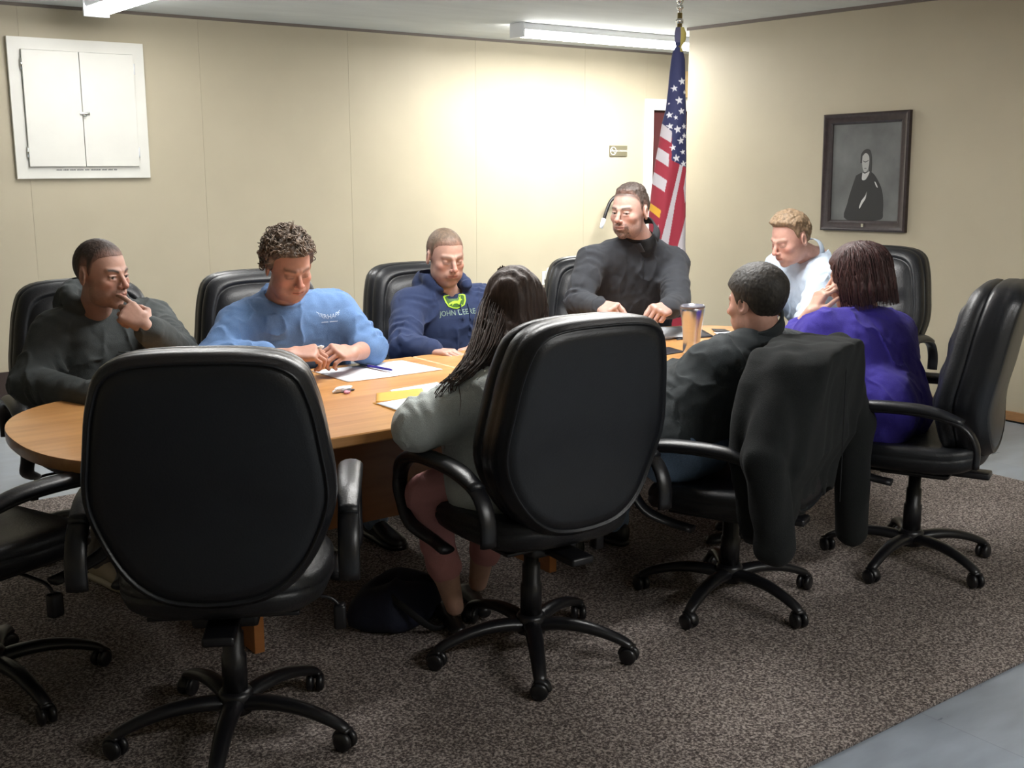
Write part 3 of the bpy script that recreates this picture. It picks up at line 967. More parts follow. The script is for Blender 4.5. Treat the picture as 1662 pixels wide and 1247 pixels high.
def d_ell(P, c, r, R=None):
    Q = P - np.asarray(c, float)
    if R is not None: Q = Q @ R
    r = np.asarray(r, float)
    k0 = np.linalg.norm(Q / r, axis=1); k1 = np.linalg.norm(Q / (r * r), axis=1)
    return k0 * (k0 - 1) / (k1 + 1e-9)


def frame_m(fwd, up=(0, 0, 1)):
    """columns: right, forward, up"""
    f = nrm(fwd); u = np.array(up, float); r = nrm(np.cross(f, u)); u = np.cross(r, f)
    return np.stack([r, f, u], 1)


def mesh_sdf(field, lo, hi, h, lip=1.0):
    lo = np.array(lo, float); hi = np.array(hi, float); B = 8
    nb = np.maximum(1, np.ceil((hi - lo) / h / B).astype(int)); n = nb * B
    g = [lo[i] + (np.arange(nb[i]) * B + (B - 1) / 2) * h for i in range(3)]
    C = np.stack(np.meshgrid(*g, indexing='ij'), -1).reshape(-1, 3)
    dc = field(C)
    act = np.abs(dc) < h * B * .87 * 1.25 * lip + .012
    D = np.repeat(np.repeat(np.repeat(np.sign(dc).reshape(nb).astype(np.float32), B, 0), B, 1), B, 2)
    V6 = D.reshape(nb[0], B, nb[1], B, nb[2], B)
    off = np.stack(np.meshgrid(*[np.arange(B)] * 3, indexing='ij'), -1).reshape(-1, 3) * h
    idx = np.argwhere(act.reshape(nb))
    for s in range(0, len(idx), 300):
        ch = idx[s:s + 300]
        org = lo + ch * B * h
        P = (org[:, None, :] + off[None]).reshape(-1, 3)
        v = field(P).reshape(len(ch), B, B, B)
        V6[ch[:, 0], :, ch[:, 1], :, ch[:, 2], :] = v
    ins = D < 0
    cnt = np.zeros(tuple(n - 1), np.int8)
    for i in (0, 1):
        for j in (0, 1):
            for k in (0, 1):
                cnt += ins[i:n[0] - 1 + i, j:n[1] - 1 + j, k:n[2] - 1 + k]
    mixed = (cnt > 0) & (cnt < 8)
    cells = np.argwhere(mixed)
    idm = np.full(mixed.shape, -1, np.int32); idm[mixed] = np.arange(len(cells))
    acc = np.zeros((len(cells), 3)); num = np.zeros(len(cells))
    cor = [(i, j, k) for i in (0, 1) for j in (0, 1) for k in (0, 1)]
    for a in cor:
        for ax in range(3):
            if a[ax] == 0:
                b = list(a); b[ax] = 1
                va = D[cells[:, 0] + a[0], cells[:, 1] + a[1], cells[:, 2] + a[2]]
                vb = D[cells[:, 0] + b[0], cells[:, 1] + b[1], cells[:, 2] + b[2]]
                m = (va < 0) != (vb < 0)
                t = np.where(m, va / (va - vb + 1e-20), 0)
                p = np.tile(np.array(a, float), (len(cells), 1)); p[:, ax] += t
                acc[m] += p[m]; num[m] += 1
    Vt = lo + (cells + acc / num[:, None]) * h
    F = []
    for ax in range(3):
        o1, o2 = [(1, 2), (2, 0), (0, 1)][ax]
        sa = [slice(None)] * 3; sb = [slice(None)] * 3
        sa[ax] = slice(0, -1); sb[ax] = slice(1, None)
        A = ins[tuple(sa)]; Bb = ins[tuple(sb)]
        e = np.argwhere(A != Bb)
        e = e[(e[:, o1] > 0) & (e[:, o2] > 0) & (e[:, o1] < n[o1] - 1) & (e[:, o2] < n[o2] - 1)]
        fl = A[e[:, 0], e[:, 1], e[:, 2]]
        def cell(d1, d2):
            q = e.copy(); q[:, o1] -= d1; q[:, o2] -= d2
            return idm[q[:, 0], q[:, 1], q[:, 2]]
        q = np.stack([cell(1, 1), cell(0, 1), cell(0, 0), cell(1, 0)], 1)
        q[~fl] = q[~fl][:, ::-1]
        F.append(q)
    F = np.concatenate(F)
    F = F[(F >= 0).all(1)]
    return Vt, F


def np_mesh(name, V, F, m, parent, cols=None, org=(0, 0, 0)):
    me = bpy.data.meshes.new(name)
    V = (V - np.array(org)).astype(np.float32)
    me.vertices.add(len(V)); me.vertices.foreach_set('co', V.ravel())
    me.loops.add(len(F) * 4); me.loops.foreach_set('vertex_index', F.ravel().astype(np.int32))
    me.polygons.add(len(F)); me.polygons.foreach_set('loop_start', (np.arange(len(F)) * 4).astype(np.int32))
    me.polygons.foreach_set('loop_total', np.full(len(F), 4, np.int32))
    me.update(calc_edges=True)
    return finish(name, me, m, parent, True, None, cols)


# ------------------------------------------------------------ heads
def head_d(Q, P_, style):
    """Q in head coordinates (right, forward, up), metres for a 0.235 m head"""
    ax = np.abs(Q[:, 0]); S = np.stack([ax, Q[:, 1], Q[:, 2]], 1)
    jw = P_.get('jaw', 1.0)
    d = d_ell(Q, (0, -.016, .032), (.0745, .097, .088))
    d = smin(d, d_ell(Q, (0, .028, -.028), (.060 * jw, .060, .082)), .03)
    d = smin(d, d_ell(S, (.022, .022, -.070), (.036 * jw, .055, .034)), .025)
    d = smin(d, d_ell(Q, (0, .070, -.096), (.021, .018, .017)), .02)
    if P_.get('chubby'):
        d = smin(d, d_ell(S, (.032, .030, -.058), (.034, .045, .040)), .02)
        d = smin(d, d_ell(Q, (0, .030, -.100), (.045, .045, .025)), .02)
    # brow, cheekbones, sockets
    d = smin(d, d_cap(S, (.008, .085, .022), (.042, .070, .024), .0085, .0065), .012)
    d = smin(d, d_ell(S, (.043, .058, -.020), (.018, .020, .016)), .018)
    d = smax(d, -d_ell(S, (.031, .098, .003), (.0165, .014, .0105)), .010)
    d = smin(d, d_ell(S, (.031, .0715, .003), (.0135, .0125, .0110)), .003)
    if P_.get('eyes') == 'open': d = smin(d, d_cap(S, (.021, .086, .008), (.042, .080, .007), .0032), .003)
    d = smin(d, d_cap(S, (.021, .084, -.007), (.040, .079, -.006), .003), .004)
    # nose
    ns = P_.get('nose', 1.0)
    d = smin(d, d_cap(Q, (0, .084, .016), (0, .108 * 1 + .003 * ns, -.022), .0070, .0105), .008)
    d = smin(d, d_ell(Q, (0, .112, -.026), (.0105 * ns, .0105, .0095)), .006)
    d = smin(d, d_ell(S, (.0125 * ns, .100, -.030), (.0070, .0095, .0070)), .005)
    d = smax(d, -d_ell(S, (.0065, .106, -.0375), (.0035, .004, .004)), .003)
    # mouth
    d = smin(d, d_ell(Q, (0, .084, -.056), (.028, .016, .020)), .015)
    mo = P_.get('mouth', 0.0)
    d = smin(d, d_cap(S, (0, .1005, -.0535 + mo * .2), (.020, .089, -.057), .0042, .002), .004)
    d = smin(d, d_cap(S, (0, .0985, -.0635 - mo), (.018, .089, -.060), .0050, .002), .004)
    d = smax(d, -d_cap(S, (0, .1045, -.0585 - mo * .4), (.022, .093, -.0585), .0016 + mo * .5, .001), .002)
    # ears
    R = frame_m((math.sin(.35), math.cos(.35), 0.12))
    e = d_ell(S, (.078, -.012, -.004), (.0085, .0195, .031), R)
    e = smax(e, -d_ell(S, (.086, -.008, -.002), (.0075, .0105, .019), R), .004)
    d = smin(d, e, .006)
    return d


HLY = np.array([-.13, -.09, -.055, -.034, -.028, .002, .007, .018, .024, .040, .060, .080, .11])


def hairline(style):
    z = {'male': [-.066, -.064, -.050, .0, .030, .030, -.006, .010, .044, .062, .070, .074, .080],
         'high': [-.062, -.060, -.045, .005, .032, .034, .002, .020, .055, .080, .088, .092, .10],
         'full': [-.09, -.088, -.070, -.03, -.01, -.006, -.012, -.008, .022, .042, .050, .054, .058]}[style]
    return np.array(z)


def hair_mask(Q, style):
    z = hairline(style)
    y = Q[:, 1]
    return (np.interp(y, HLY, z) + (.10 * np.clip(.03 - np.abs(Q[:, 0]), 0, 1) * (y > .045) * (-.35))) - Q[:, 2]     # <0 inside hair


def mixc(c, col, w):
    return c * (1 - w[:, None]) + np.array(col) * w[:, None]


def sst(x, a, b):
    t = np.clip((x - a) / (b - a), 0, 1); return t * t * (3 - 2 * t)


def skin_cols(Q, inhead, p, Pw):
    base = np.array(p.get('skin', (.48, .27, .20)))
    base = base * np.array((1.06, 1.20, 1.24)); c = np.tile(base, (len(Q), 1)) * (1 + .07 * vnoise(Pw, 45, 3))[:, None] * (1 + .05 * vnoise(Pw, 160, 5))[:, None]
    if not inhead.any(): return c
    h = inhead
    q = Q[h]; cc = c[h]; ax = np.abs(q[:, 0]); y, z = q[:, 1], q[:, 2]
    ff = sst(y, .03, .06)
    cc = mixc(cc, base * np.array((1.05, .78, .74)), .6 * ff * np.exp(-((ax - .042) / .02) ** 2 - ((z + .025) / .022) ** 2))
    cc = mixc(cc, base * np.array((1.05, .75, .72)), .6 * sst(y, .095, .11) * (z > -.045) * (z < .0))
    hc = np.array(p.get('hair', (.05, .035, .025)))
    # stubble and beard
    bd = p.get('beard', 0)
    if bd:
        low = sst(-z, .035, .058) * (y > .0) * sst(y, -.005, .025) + sst(-z, .0, .02) * (y < .03) * (y > .0) * .8
        low = np.clip(low, 0, 1) * (z > -.13)
        up = np.exp(-((z + .047) / .006) ** 2) * (ax < .030) * (y > .07)
        lip = np.exp(-((z + .059) / .0085) ** 2) * (ax < .024) * (y > .08)
        w = np.clip(np.maximum(low, up) - 1.3 * lip, 0, 1) * bd * (.75 + .35 * vnoise(q, 300, 2))
        if p.get('goatee'):
            w = w * np.clip(.5 + sst(-ax, -.042, -.030) * (y > .05), 0, 1)
        cc = mixc(cc, hc, np.clip(w, 0, .92))
    # lips
    lw = np.exp(-((z + .0585) / .0065) ** 4) * sst(-ax, -.026, -.018) * (y > .082)
    cc = mixc(cc, base * np.array((.85, .50, .48)), .75 * lw)
    cc = mixc(cc, (.05, .015, .012), np.exp(-((z + .0585 + p.get('mouth', 0) * .4) / (.0016 + p.get('mouth', 0) * .35)) ** 2) * (ax < .022) * (y > .08) * .85)
    # brows
    bz = .0235 + .004 * np.sin(np.clip((ax - .012) / .04, 0, 1) * 2.2) - p.get('frown', 0) * np.clip(.03 - ax, 0, .02) * .35
    bw = np.exp(-((z - bz) / .0056) ** 2) * sst(ax, .010, .015) * sst(-ax, -.052, -.044) * (y > .05)
    cc = mixc(cc, hc * .55, np.clip(bw * (p.get('brow', .75) + .22), 0, 1))
    # eyes
    ex = (ax - .031)
    if p.get('eyes', 'down') == 'open':
        ew = (np.abs(z - .002) < .0042 * np.sqrt(np.clip(1 - (ex / .0125) ** 2, 0, 1))) & (np.abs(ex) < .0125) & (y > .068)
        cc[ew] = (.45, .42, .40)
        gx = q[:, 0] - np.sign(q[:, 0]) * .031 - p.get('gaze', 0)
        iw = ew & (gx ** 2 + (z - .002) ** 2 < .0050 ** 2); cc[iw] = (.03, .025, .02)
        cc = mixc(cc, (.03, .015, .01), np.exp(-((z - .0068 + ex ** 2 * 12) / .0013) ** 2) * (np.abs(ex) < .014) * (y > .06) * .9)
    else:
        zz = -.0045 + ex ** 2 * 10
        cc = mixc(cc, (.035, .018, .012), np.exp(-((z - zz) / .0017) ** 2) * (np.abs(ex) < .0135) * (y > .06) * .9)
        cc = mixc(cc, base * .62, .75 * np.exp(-((z - .003) / .008) ** 2) * (np.abs(ex) < .017) * (y > .06))  # lids painted darker, standing in for socket shade against the overhead light
    # nostrils
    cc = mixc(cc, (.04, .012, .01), ((ax - .0065) ** 2 + (z + .0375) ** 2 < .0034 ** 2) * (y > .094) * .9)
    # cropped hair colour on the scalp
    m = hair_mask(q, p.get('hairline', 'male'))
    if p.get('scalp', 0):
        cc = mixc(cc, hc * 1.1, sst(-m, -.004, .014) * p['scalp'] * (ax < .0775))
    c[h] = cc
    return c


# ------------------------------------------------------------ hands
def hand_prims(Wp, d, n, side, curls=(.5, .5, .5, .5), thumb=.4, s=1.0, spread=.05):
    """list of tapered capsules (a, b, ra, rb, k)"""
    d = nrm(d); n = np.array(n, float); n = nrm(n - d * (n @ d)); t = np.cross(d, n) * (1 if side == 'R' else -1)
    Wp = np.array(Wp, float); out = []
    offs = (.030, .010, -.0105, -.029); bl = (.088, .092, .087, .078)
    L0 = ((.043, .026, .021), (.047, .030, .022), (.044, .027, .022), (.034, .020, .019))
    rr = (.0092, .0094, .0090, .0080)
    for i in range(4):
        b = Wp + (d * bl[i] + t * offs[i]) * s
        out.append((Wp + (d * .012 + t * offs[i] * .55) * s, b, .0155 * s, .0125 * s, .014))
        c = curls[i] if hasattr(curls, '__len__') else curls
        dd = nrm(d + t * spread * (1.5 - i)); p = b
        a = 0
        for j, L in enumerate(L0[i]):
            a += c * (1.1, 1.35, .9)[j]
            v = dd * math.cos(a) + n * math.sin(a)
            q = p + v * L * s
            out.append((p, q, rr[i] * s * (1 - .08 * j), rr[i] * s * (.92 - .08 * j), .003))
            p = q
    b = Wp + (d * .022 + t * .026) * s
    v = nrm(d * .75 + t * .75 + n * (.25 + thumb * .5)); q = b + v * .042 * s
    out.append((b, q, .0150 * s, .0115 * s, .012))
    v = nrm(d * (.95) + t * (.35 - thumb * .7) + n * (.2 + thumb * .7)); p = q; q = p + v * .032 * s
    out.append((p, q, .0110 * s, .0100 * s, .003))
    v = nrm(v + n * .35 * thumb - t * .25 * thumb); p = q; q = p + v * .026 * s
    out.append((p, q, .0100 * s, .0082 * s, .003))
    return out


def torso_prims(b, fat=0.0, grow=0.0, fem=False):
    """stacked cross-body capsules between hips and shoulders"""
    SL, SR, HL, HR = b['SL'], b['SR'], b['HL'], b['HR']
    ms = (SL + SR) / 2; mh = (HL + HR) / 2
    fwd = b['fwd']; up = nrm(ms - mh); rt = nrm(SR - SL)
    w = np.linalg.norm(SR - SL) / 2
    out = []
    def lev(t, hw, r, fo=0.0, k=.05):
        c = mh + (ms - mh) * t + fwd * fo
        out.append((c - rt * hw, c + rt * hw, r + grow, r + grow, k))
    lev(0.0, .085 + fat * .5, .105 + fat * .4)
    lev(.22, .075 + fat * .6, .108 + fat * .9, .02 + fat * .7)
    lev(.45, w * .45, .108 + fat * .7, .018 + fat * .45)
    lev(.68, w * .50, .108 + fat * .35, .015)
    lev(.86, w * .56, .092 + fat * .2, .0)
    out.append((SL - rt * -.012, SR - rt * .012, .060 + grow, .060 + grow, .05))
    # slope from the neck to the shoulders
    nb = b['NB']
    for S_ in (SL, SR):
        out.append((nb - up * .035, nb * .35 + S_ * .65 - up * .012, .050 + grow * .6, .050 + grow, .04))
    if fem:
        for s in (-1, 1):
            out.append((ms - up * .17 + rt * .07 * s + fwd * .09, ms - up * .15 + rt * .07 * s + fwd * .08, .055 + grow, .055 + grow, .04))
    return out


def fold_fn(arms, amp, seed):
    """wrinkles: broad noise plus rings bunched at the elbows"""
    def f(P):
        w = vnoise(P * np.array([1, 1, .55]), 14, seed) * .5 + vnoise(P, 34, seed + 1) * .22
        w = np.abs(w) * 1.6 - .35
        rg = (1 - np.abs(vnoise(P * np.array([1, 1, .6]) + .02 * vnoise(P, 20, seed)[:, None], 11, seed + 4))) ** 5
        out = amp * w + amp * 1.1 * rg
        for (a, b, s0, wd, am) in arms:
            ab = b - a; L = np.linalg.norm(ab); t = ((P - a) @ ab) / (L * L)
            near = np.exp(-((t - s0) / wd) ** 2)
            rad = np.linalg.norm(P - a - np.clip(t, 0, 1)[:, None] * ab, axis=1)
            ph = t * L * 2 * PI / .050 + 6.5 * vnoise(P, 11, seed + 7)
            out = out + am * np.sin(ph) * near * (rad < .13) * np.clip(.35 + 1.1 * vnoise(P, 9, seed + 9), 0, 1)
        return out
    return f


def prim_field(prims, extra=None, disp=None):
    def f(P):
        d = None
        for (a, b, ra, rb, k) in prims:
            c = d_cap(P, a, b, ra, rb)
            d = c if d is None else smin(d, c, k)
        if extra is not None: d = extra(P, d)
        if disp is not None:
            m = np.abs(d) < .04
            if m.any():
                d = d.copy(); d[m] -= disp(P[m])
        return d
    return f


def bounds(prims, pad=.03):
    A = np.array([np.minimum(p[0], p[1]) - max(p[2], p[3]) for p in prims]); B = np.array([np.maximum(p[0], p[1]) + max(p[2], p[3]) for p in prims])
    return A.min(0) - pad, B.max(0) + pad


def dirv(deg, pitch=0.0):
    a, p = math.radians(deg), math.radians(pitch)
    return np.array([math.cos(a) * math.cos(p), math.sin(a) * math.cos(p), -math.sin(p)])


def make_person(p):
    """p holds joints as world points"""
    b = {k: np.array(v, float) for k, v in p['j'].items()}
    fwd = dirv(p['face']); rt = np.cross(fwd, (0, 0, 1)); b['fwd'] = fwd
    hip = b['hip']
    b['HL'] = hip - rt * .09; b['HR'] = hip + rt * .09
    root = empty('person', (hip[0], hip[1], 0), 0, p['label'], 'person')
    org = np.array((hip[0], hip[1], 0))
    hs = p.get('hs', 1.05)
    hd = p['head']; hc = np.array(hd['c'], float)
    HM = frame_m(dirv(hd['yaw'], hd.get('pitch', 0)))
    if hd.get('roll'):
        a = math.radians(hd['roll']); c_, s_ = math.cos(a), math.sin(a)
        r0, u0 = HM[:, 0].copy(), HM[:, 2].copy()
        HM[:, 0] = r0 * c_ + u0 * s_; HM[:, 2] = -r0 * s_ + u0 * c_
    toQ = lambda P: ((P - hc) @ HM) / hs
    fromQ = lambda q: hc + (HM @ np.array(q, float)) * hs
    nb = b['NB']
    fat = p.get('fat', 0.0); ar = p.get('arm', 1.0)
    # --- body
    pr = torso_prims(b, fat * .8, -.008)
    nr = p.get('neck', .058)
    pr.append((nb - np.array((0, 0, .03)), fromQ((0, -.018, -.060)), nr * 1.06, nr * .95, .03))
    for s in ('L', 'R'):
        S_, E_, W_ = b['S' + s], b['E' + s], b['W' + s]
        pr.append((S_, E_, .050 * ar, .042 * ar, .02)); pr.append((E_, W_, .041 * ar, .028 * min(ar, 1.1), .01))
        if 'hand' + s in p:
            h = p['hand' + s]
            dd = h.get('d', nrm(W_ - E_))
            pr += hand_prims(W_, dd, h['n'], s, h.get('c', .5), h.get('t', .4), h.get('s', 1.04), h.get('sp', .05))
    if p.get('bare_legs'):
        for (a, c, r1, r2) in p['bare_legs']:
            pr.append((np.array(a), np.array(c), r1, r2, .02))

    def ext(P, d):
        r = np.linalg.norm(P - hc, axis=1)
        m = r < .20
        if m.any():
            dh = head_d(toQ(P[m]), hd, None) * hs
            d = d.copy(); d[m] = smin(d[m], dh, .018)
        return d
    f = prim_field(pr, ext)
    lo, hi = bounds(pr); lo = np.minimum(lo, hc - .17); hi = np.maximum(hi, hc + .17)
    V, F = mesh_sdf(f, lo, hi, p.get('res', .0031))
    Q = toQ(V); inh = (np.linalg.norm(V - hc, axis=1) < .19) & (Q[:, 2] > -.135)
    cols = skin_cols(Q, inh, hd, V)
    body = np_mesh('body', V, F, M['skin'], root, cols, org)
    # --- garments
    g = p['top']
    gr = g.get('grow', .014)
    tp_ = torso_prims(b, fat, gr, p.get('fem', False))
    arms = []
    for s in ('L', 'R'):
        S_, E_, W_ = b['S' + s], b['E' + s], b['W' + s]
        e1 = g.get('sleeve' + s, .97)
        end = E_ + (W_ - E_) * e1
        sr = g.get('sr', 1.0)
        tp_.append((S_, E_, (.050 * ar + gr) * sr * 1.06, (.044 * ar + gr) * sr, .03))
        tp_.append((E_, end, (.042 * ar + gr) * sr, (.033 * min(ar, 1.1) + gr * .75 + .010 * (1 - e1)) * sr, .02))
        arms.append((S_, E_, .85, .30, .0055 * g.get('wr', 1))); arms.append((E_, end, .25, .30, .005 * g.get('wr', 1)))
        arms.append((S_, E_, .1, .2, .003 * g.get('wr', 1)))
    tp_ += [(np.array(a), np.array(c), r1, r2, k) for a, c, r1, r2, k in g.get('extra', [])]
    nk = g.get('neckr', .072)
    nfw = nb + fwd * g.get('nfw', .035) + np.array((0, 0, .03))

    def gext(P, d):
        # neck opening, leaning with the neck
        ax = nrm(fromQ((0, -.018, -.060)) - nb + fwd * .03)
        q = P - nfw; t = q @ ax
        rad = np.linalg.norm(q - t[:, None] * ax, axis=1) - nk
        d = smax(d, -np.maximum(rad, -(t + .09)), .008)
        if g.get('hem'): d = smax(d, g['hem'] - P[:, 2], .012)
        if g.get('v'):
            d = smax(d, -d_cap(P, nfw, nfw + fwd * g['v'][0] - np.array((0, 0, g['v'][1])), .052, .012), .008)
        if g.get('collar'):
            cr = g['collar']
            c0 = nb + fwd * .018 + np.array((0, 0, cr.get('z', .0)))
            R_ = frame_m(fwd * 1.0 + np.array((0, 0, -cr.get('tilt', .35))))
            q = (P - c0) @ R_
            rr_ = np.hypot(q[:, 0] / cr.get('wx', 1.0), q[:, 1]) - cr['r'] - cr.get('flare', 0) * q[:, 2]
            col = np.maximum(np.abs(rr_) - cr['th'], np.abs(q[:, 2] - cr['h'] / 2) - cr['h'] / 2)
            if cr.get('open'):
                col = np.maximum(col, -(cr['open'] - np.abs(q[:, 0]) - q[:, 2] * -.4) * (q[:, 1] > 0) - 9.0 * (q[:, 1] <= 0))
            d = smin(d, col, cr.get('k', .012))
        if g.get('hood'):
            hh = g['hood']
            c0 = nb - fwd * .030 + np.array((0, 0, .066))
            for i in range(11):
                a0, a1 = -2.25 + i * .409, -2.25 + (i + 1) * .409
                def pt(a, rr=hh['r']):
                    return c0 - fwd * (math.cos(a) * rr * .95 - .045) + rt * math.sin(a) * rr * 1.08 + np.array((0, 0, .042 * math.cos(a) - .018 + hh.get('z', 0)))
                th = hh['th'] * (.95 + .25 * math.cos(a0 * .7))
                d = smin(d, d_cap(P, pt(a0), pt(a1), th), .018)
            d = smin(d, d_ell(P, c0 - fwd * .07 - np.array((0, 0, .05)), (.10, .075, .09)), .03)
            # keep the head clear
            d = smax(d, -d_ell(P, fromQ((0, .012, -.045)), (.070 * hs, .085 * hs, .12)), .01)
        return d
    gf = prim_field(tp_, gext, fold_fn(arms, g.get('amp', .006), p.get('seed', 1)))
    lo, hi = bounds(tp_, .05)
    V, F = mesh_sdf(gf, lo, hi, g.get('res', .0046), 1.3)
    top = np_mesh(g['name'], V, F, g['mat'], root, None, org)
    # --- trousers
    t = p.get('legs')
    if t:
        lp = [(b['HL'], b['HR'], .108 + fat * .15, .108 + fat * .15, .03), (hip - fwd * .02 - rt * .06, hip - fwd * .02 + rt * .06, .10 + fat * .3, .10 + fat * .3, .04)]
        fc = t.get('face', p['face']); fv = dirv(fc); rv = np.cross(fv, (0, 0, 1))
        for s, sg in (('L', -1), ('R', 1)):
            H_ = b['H' + s]
            K_ = np.array(t['K' + s]) if 'K' + s in t else H_ + fv * .42 + rv * sg * .06 + np.array((0, 0, .0))
            A_ = np.array(t['A' + s]) if 'A' + s in t else np.array((K_[0] + fv[0] * .03, K_[1] + fv[1] * .03, .10))
            sc = t.get('sc', 1.0)
            lp.append((H_, K_, .092 * sc, .066 * sc, .04)); e_ = K_ + (A_ - K_) * t.get('len', 1.0)
            lp.append((K_, e_, .064 * sc, (.052 if t.get('len', 1) > .9 else .062) * sc, .02))
            b['K' + s] = K_; b['A' + s] = A_
            if t.get('shoe') is not None:
                fs = np.array(t['fd' + s]) if 'fd' + s in t else fv
                shoe(root, A_, fs, t, org)
        ff = prim_field(lp, None, fold_fn([], .006, p.get('seed', 1) + 20))
        lo, hi = bounds(lp, .04)
        V, F = mesh_sdf(ff, lo, hi, .007, 1.3)
        np_mesh(t['name'], V, F, t['mat'], root, None, org)
    # --- hair
    hr = p.get('hair')
    hc_ = np.array(hd.get('hair', (.05, .035, .025)))
    if hr:
        st = hr.get('style', 'male')
        tfn = hr['t']

        def hf(P):
            q = toQ(P)
            d = smin(d_ell(q, (0, -.016, .032), (.0745, .097, .088)), d_ell(q, (0, .028, -.028), (.060, .060, .082)), .03)
            m = hair_mask(q, st)
            th = tfn(q) if callable(tfn) else tfn
            am = hr.get('namp', .002)
            th = th + am * vnoise(P, hr.get('nf', 90), 11) + am * .5 * vnoise(P, hr.get('nf', 90) * 2.1, 12)
            taper = np.clip(-m / .02, 0, 1) ** .5
            o = smax(d - th * np.where(m < 0, taper, 0) + .0008, m, .003)
            if hr.get('extra'): o = hr['extra'](P, q, o * hs, fromQ) / hs
            return o * hs
        lo, hi = hc - np.array(hr.get('lo', (.18, .18, .16))), hc + np.array(hr.get('hi', (.18, .18, .2)))
        V, F = mesh_sdf(hf, lo, hi, hr.get('res', .0031), 1.3)
        cv = np.tile(hc_, (len(V), 1))
        if hr.get('fade'):
            w_ = sst(-hair_mask(toQ(V), st), .0, hr['fade'])
            cv = cv * w_[:, None] + (np.array(hd.get('skin', (.48, .27, .20))) * .75 * .5 + hc_ * .5) * (1 - w_[:, None])
        if hr.get('col'): cv = hr['col'](V, toQ(V), cv)
        ho = np_mesh('hair', V, F, M['hair_dk'], root, cv, org)
        if hr.get('strands'): hr['strands'](root, fromQ, hs, hc_, org, HM)
    return dict(root=root, top=top, b=b, fromQ=fromQ, fwd=fwd, rt=rt, org=org, HM=HM, hc=hc)


def shoe(root, A, fv, t, org):
    fv = nrm(np.array((fv[0], fv[1], 0))); rv = np.cross(fv, (0, 0, 1))
    base = np.array((A[0], A[1], t.get('sz', .020)))
    L = .27
    def sec(u, w, z0, z1):
        r = []
        for j in range(16):
            a = 2 * PI * j / 16
            r.append(base + fv * (u - .07) + rv * w * math.cos(a) + np.array((0, 0, (z0 + z1) / 2 + (z1 - z0) / 2 * math.sin(a))) - org)
        return r
    kind = t['shoe']
    mb = MB()
    prof = [(0, .012, .02, .05), (.008, .028, .008, .085), (.05, .034, .006, .105), (.09, .035, .006, .10), (.13, .038, .006, .080), (.18, .045, .006, .062), (.225, .044, .006, .050), (.255, .033, .006, .042), (.27, .012, .01, .03)]
    if kind == 'flat':
        prof = [(u, w * .82, z0, min(z1, .045)) for u, w, z0, z1 in prof]
    mb.loft([sec(*q) for q in prof])
    so = mb.build('shoe', t['shoemat'], root)
    sl = MB(); sl.loft([[(np.array(q) * (1, 1, 0) + np.array((0, 0, -org[2] + base[2] + (.018 if k else 0)))) for q in ring] for ring in [[base + fv * (u - .07) * 1.0 + rv * w * sgn - org for (u, w, sgn) in [(p_[0] * 1.02, p_[1] * 1.08, 1) for p_ in prof] + [(p_[0] * 1.02, p_[1] * 1.08, -1) for p_ in prof[::-1]]]] for k in (0, 1)])
    if kind != 'flat':
        sl.build('sole', M['sole'] if kind == 'tan' else M['plastic'], so)
    if kind == 'tan':
        lc = MB()
        for i in range(4):
            c = base + fv * (.055 + i * .024) + np.array((0, 0, .108 - i * .011)) - org
            lc.tube([c - rv * .018, c + np.array((0, 0, .004)), c + rv * .018], .0028, 6)
        lc.build('laces', M['sign_white'], so)
    return so



def collar_mesh(P, r0, r1, h, m, open_deg=25, z=0.0, fw=.02, tilt=.25, th=.004, wx=1.05, fold=0.0):
    """stand-up collar: a strip round the neck, open at the front"""
    f, r, nb = P['fwd'], P['rt'], P['b']['NB']
    ax = nrm(P['fromQ']((0, -.018, -.060)) - nb + np.array((0, 0, .02))); f2 = nrm(f - ax * (f @ ax)); r2 = np.cross(f2, ax)
    c = nb + ax * (z + .015) + f * fw
    prof = [(r0, 0), (r0 * .6 + r1 * .4, h * .5), (r1, h), (r1 + th, h + th * .4), (r1 + th * 2, h)]
    if fold: prof += [(r1 + fold * .6, h * .55), (r1 + fold, h * .05), (r1 + fold - th, 0)]
    prof += [(r0 * .6 + r1 * .4 + th, h * .5 - th), (r0 + th, -.002)]
    n = 44; rings = []
    for i in range(n + 1):
        a = math.radians(open_deg) + (2 * PI - 2 * math.radians(open_deg)) * i / n
        front = .5 + .5 * math.cos(a)
        rings.append([c + (f2 * math.cos(a) + r2 * math.sin(a) * wx) * q - ax * (.030 * front ** 3) + ax * zz - P['org'] for q, zz in prof])
    return MB().loft(rings).build('collar', m, P['top'])


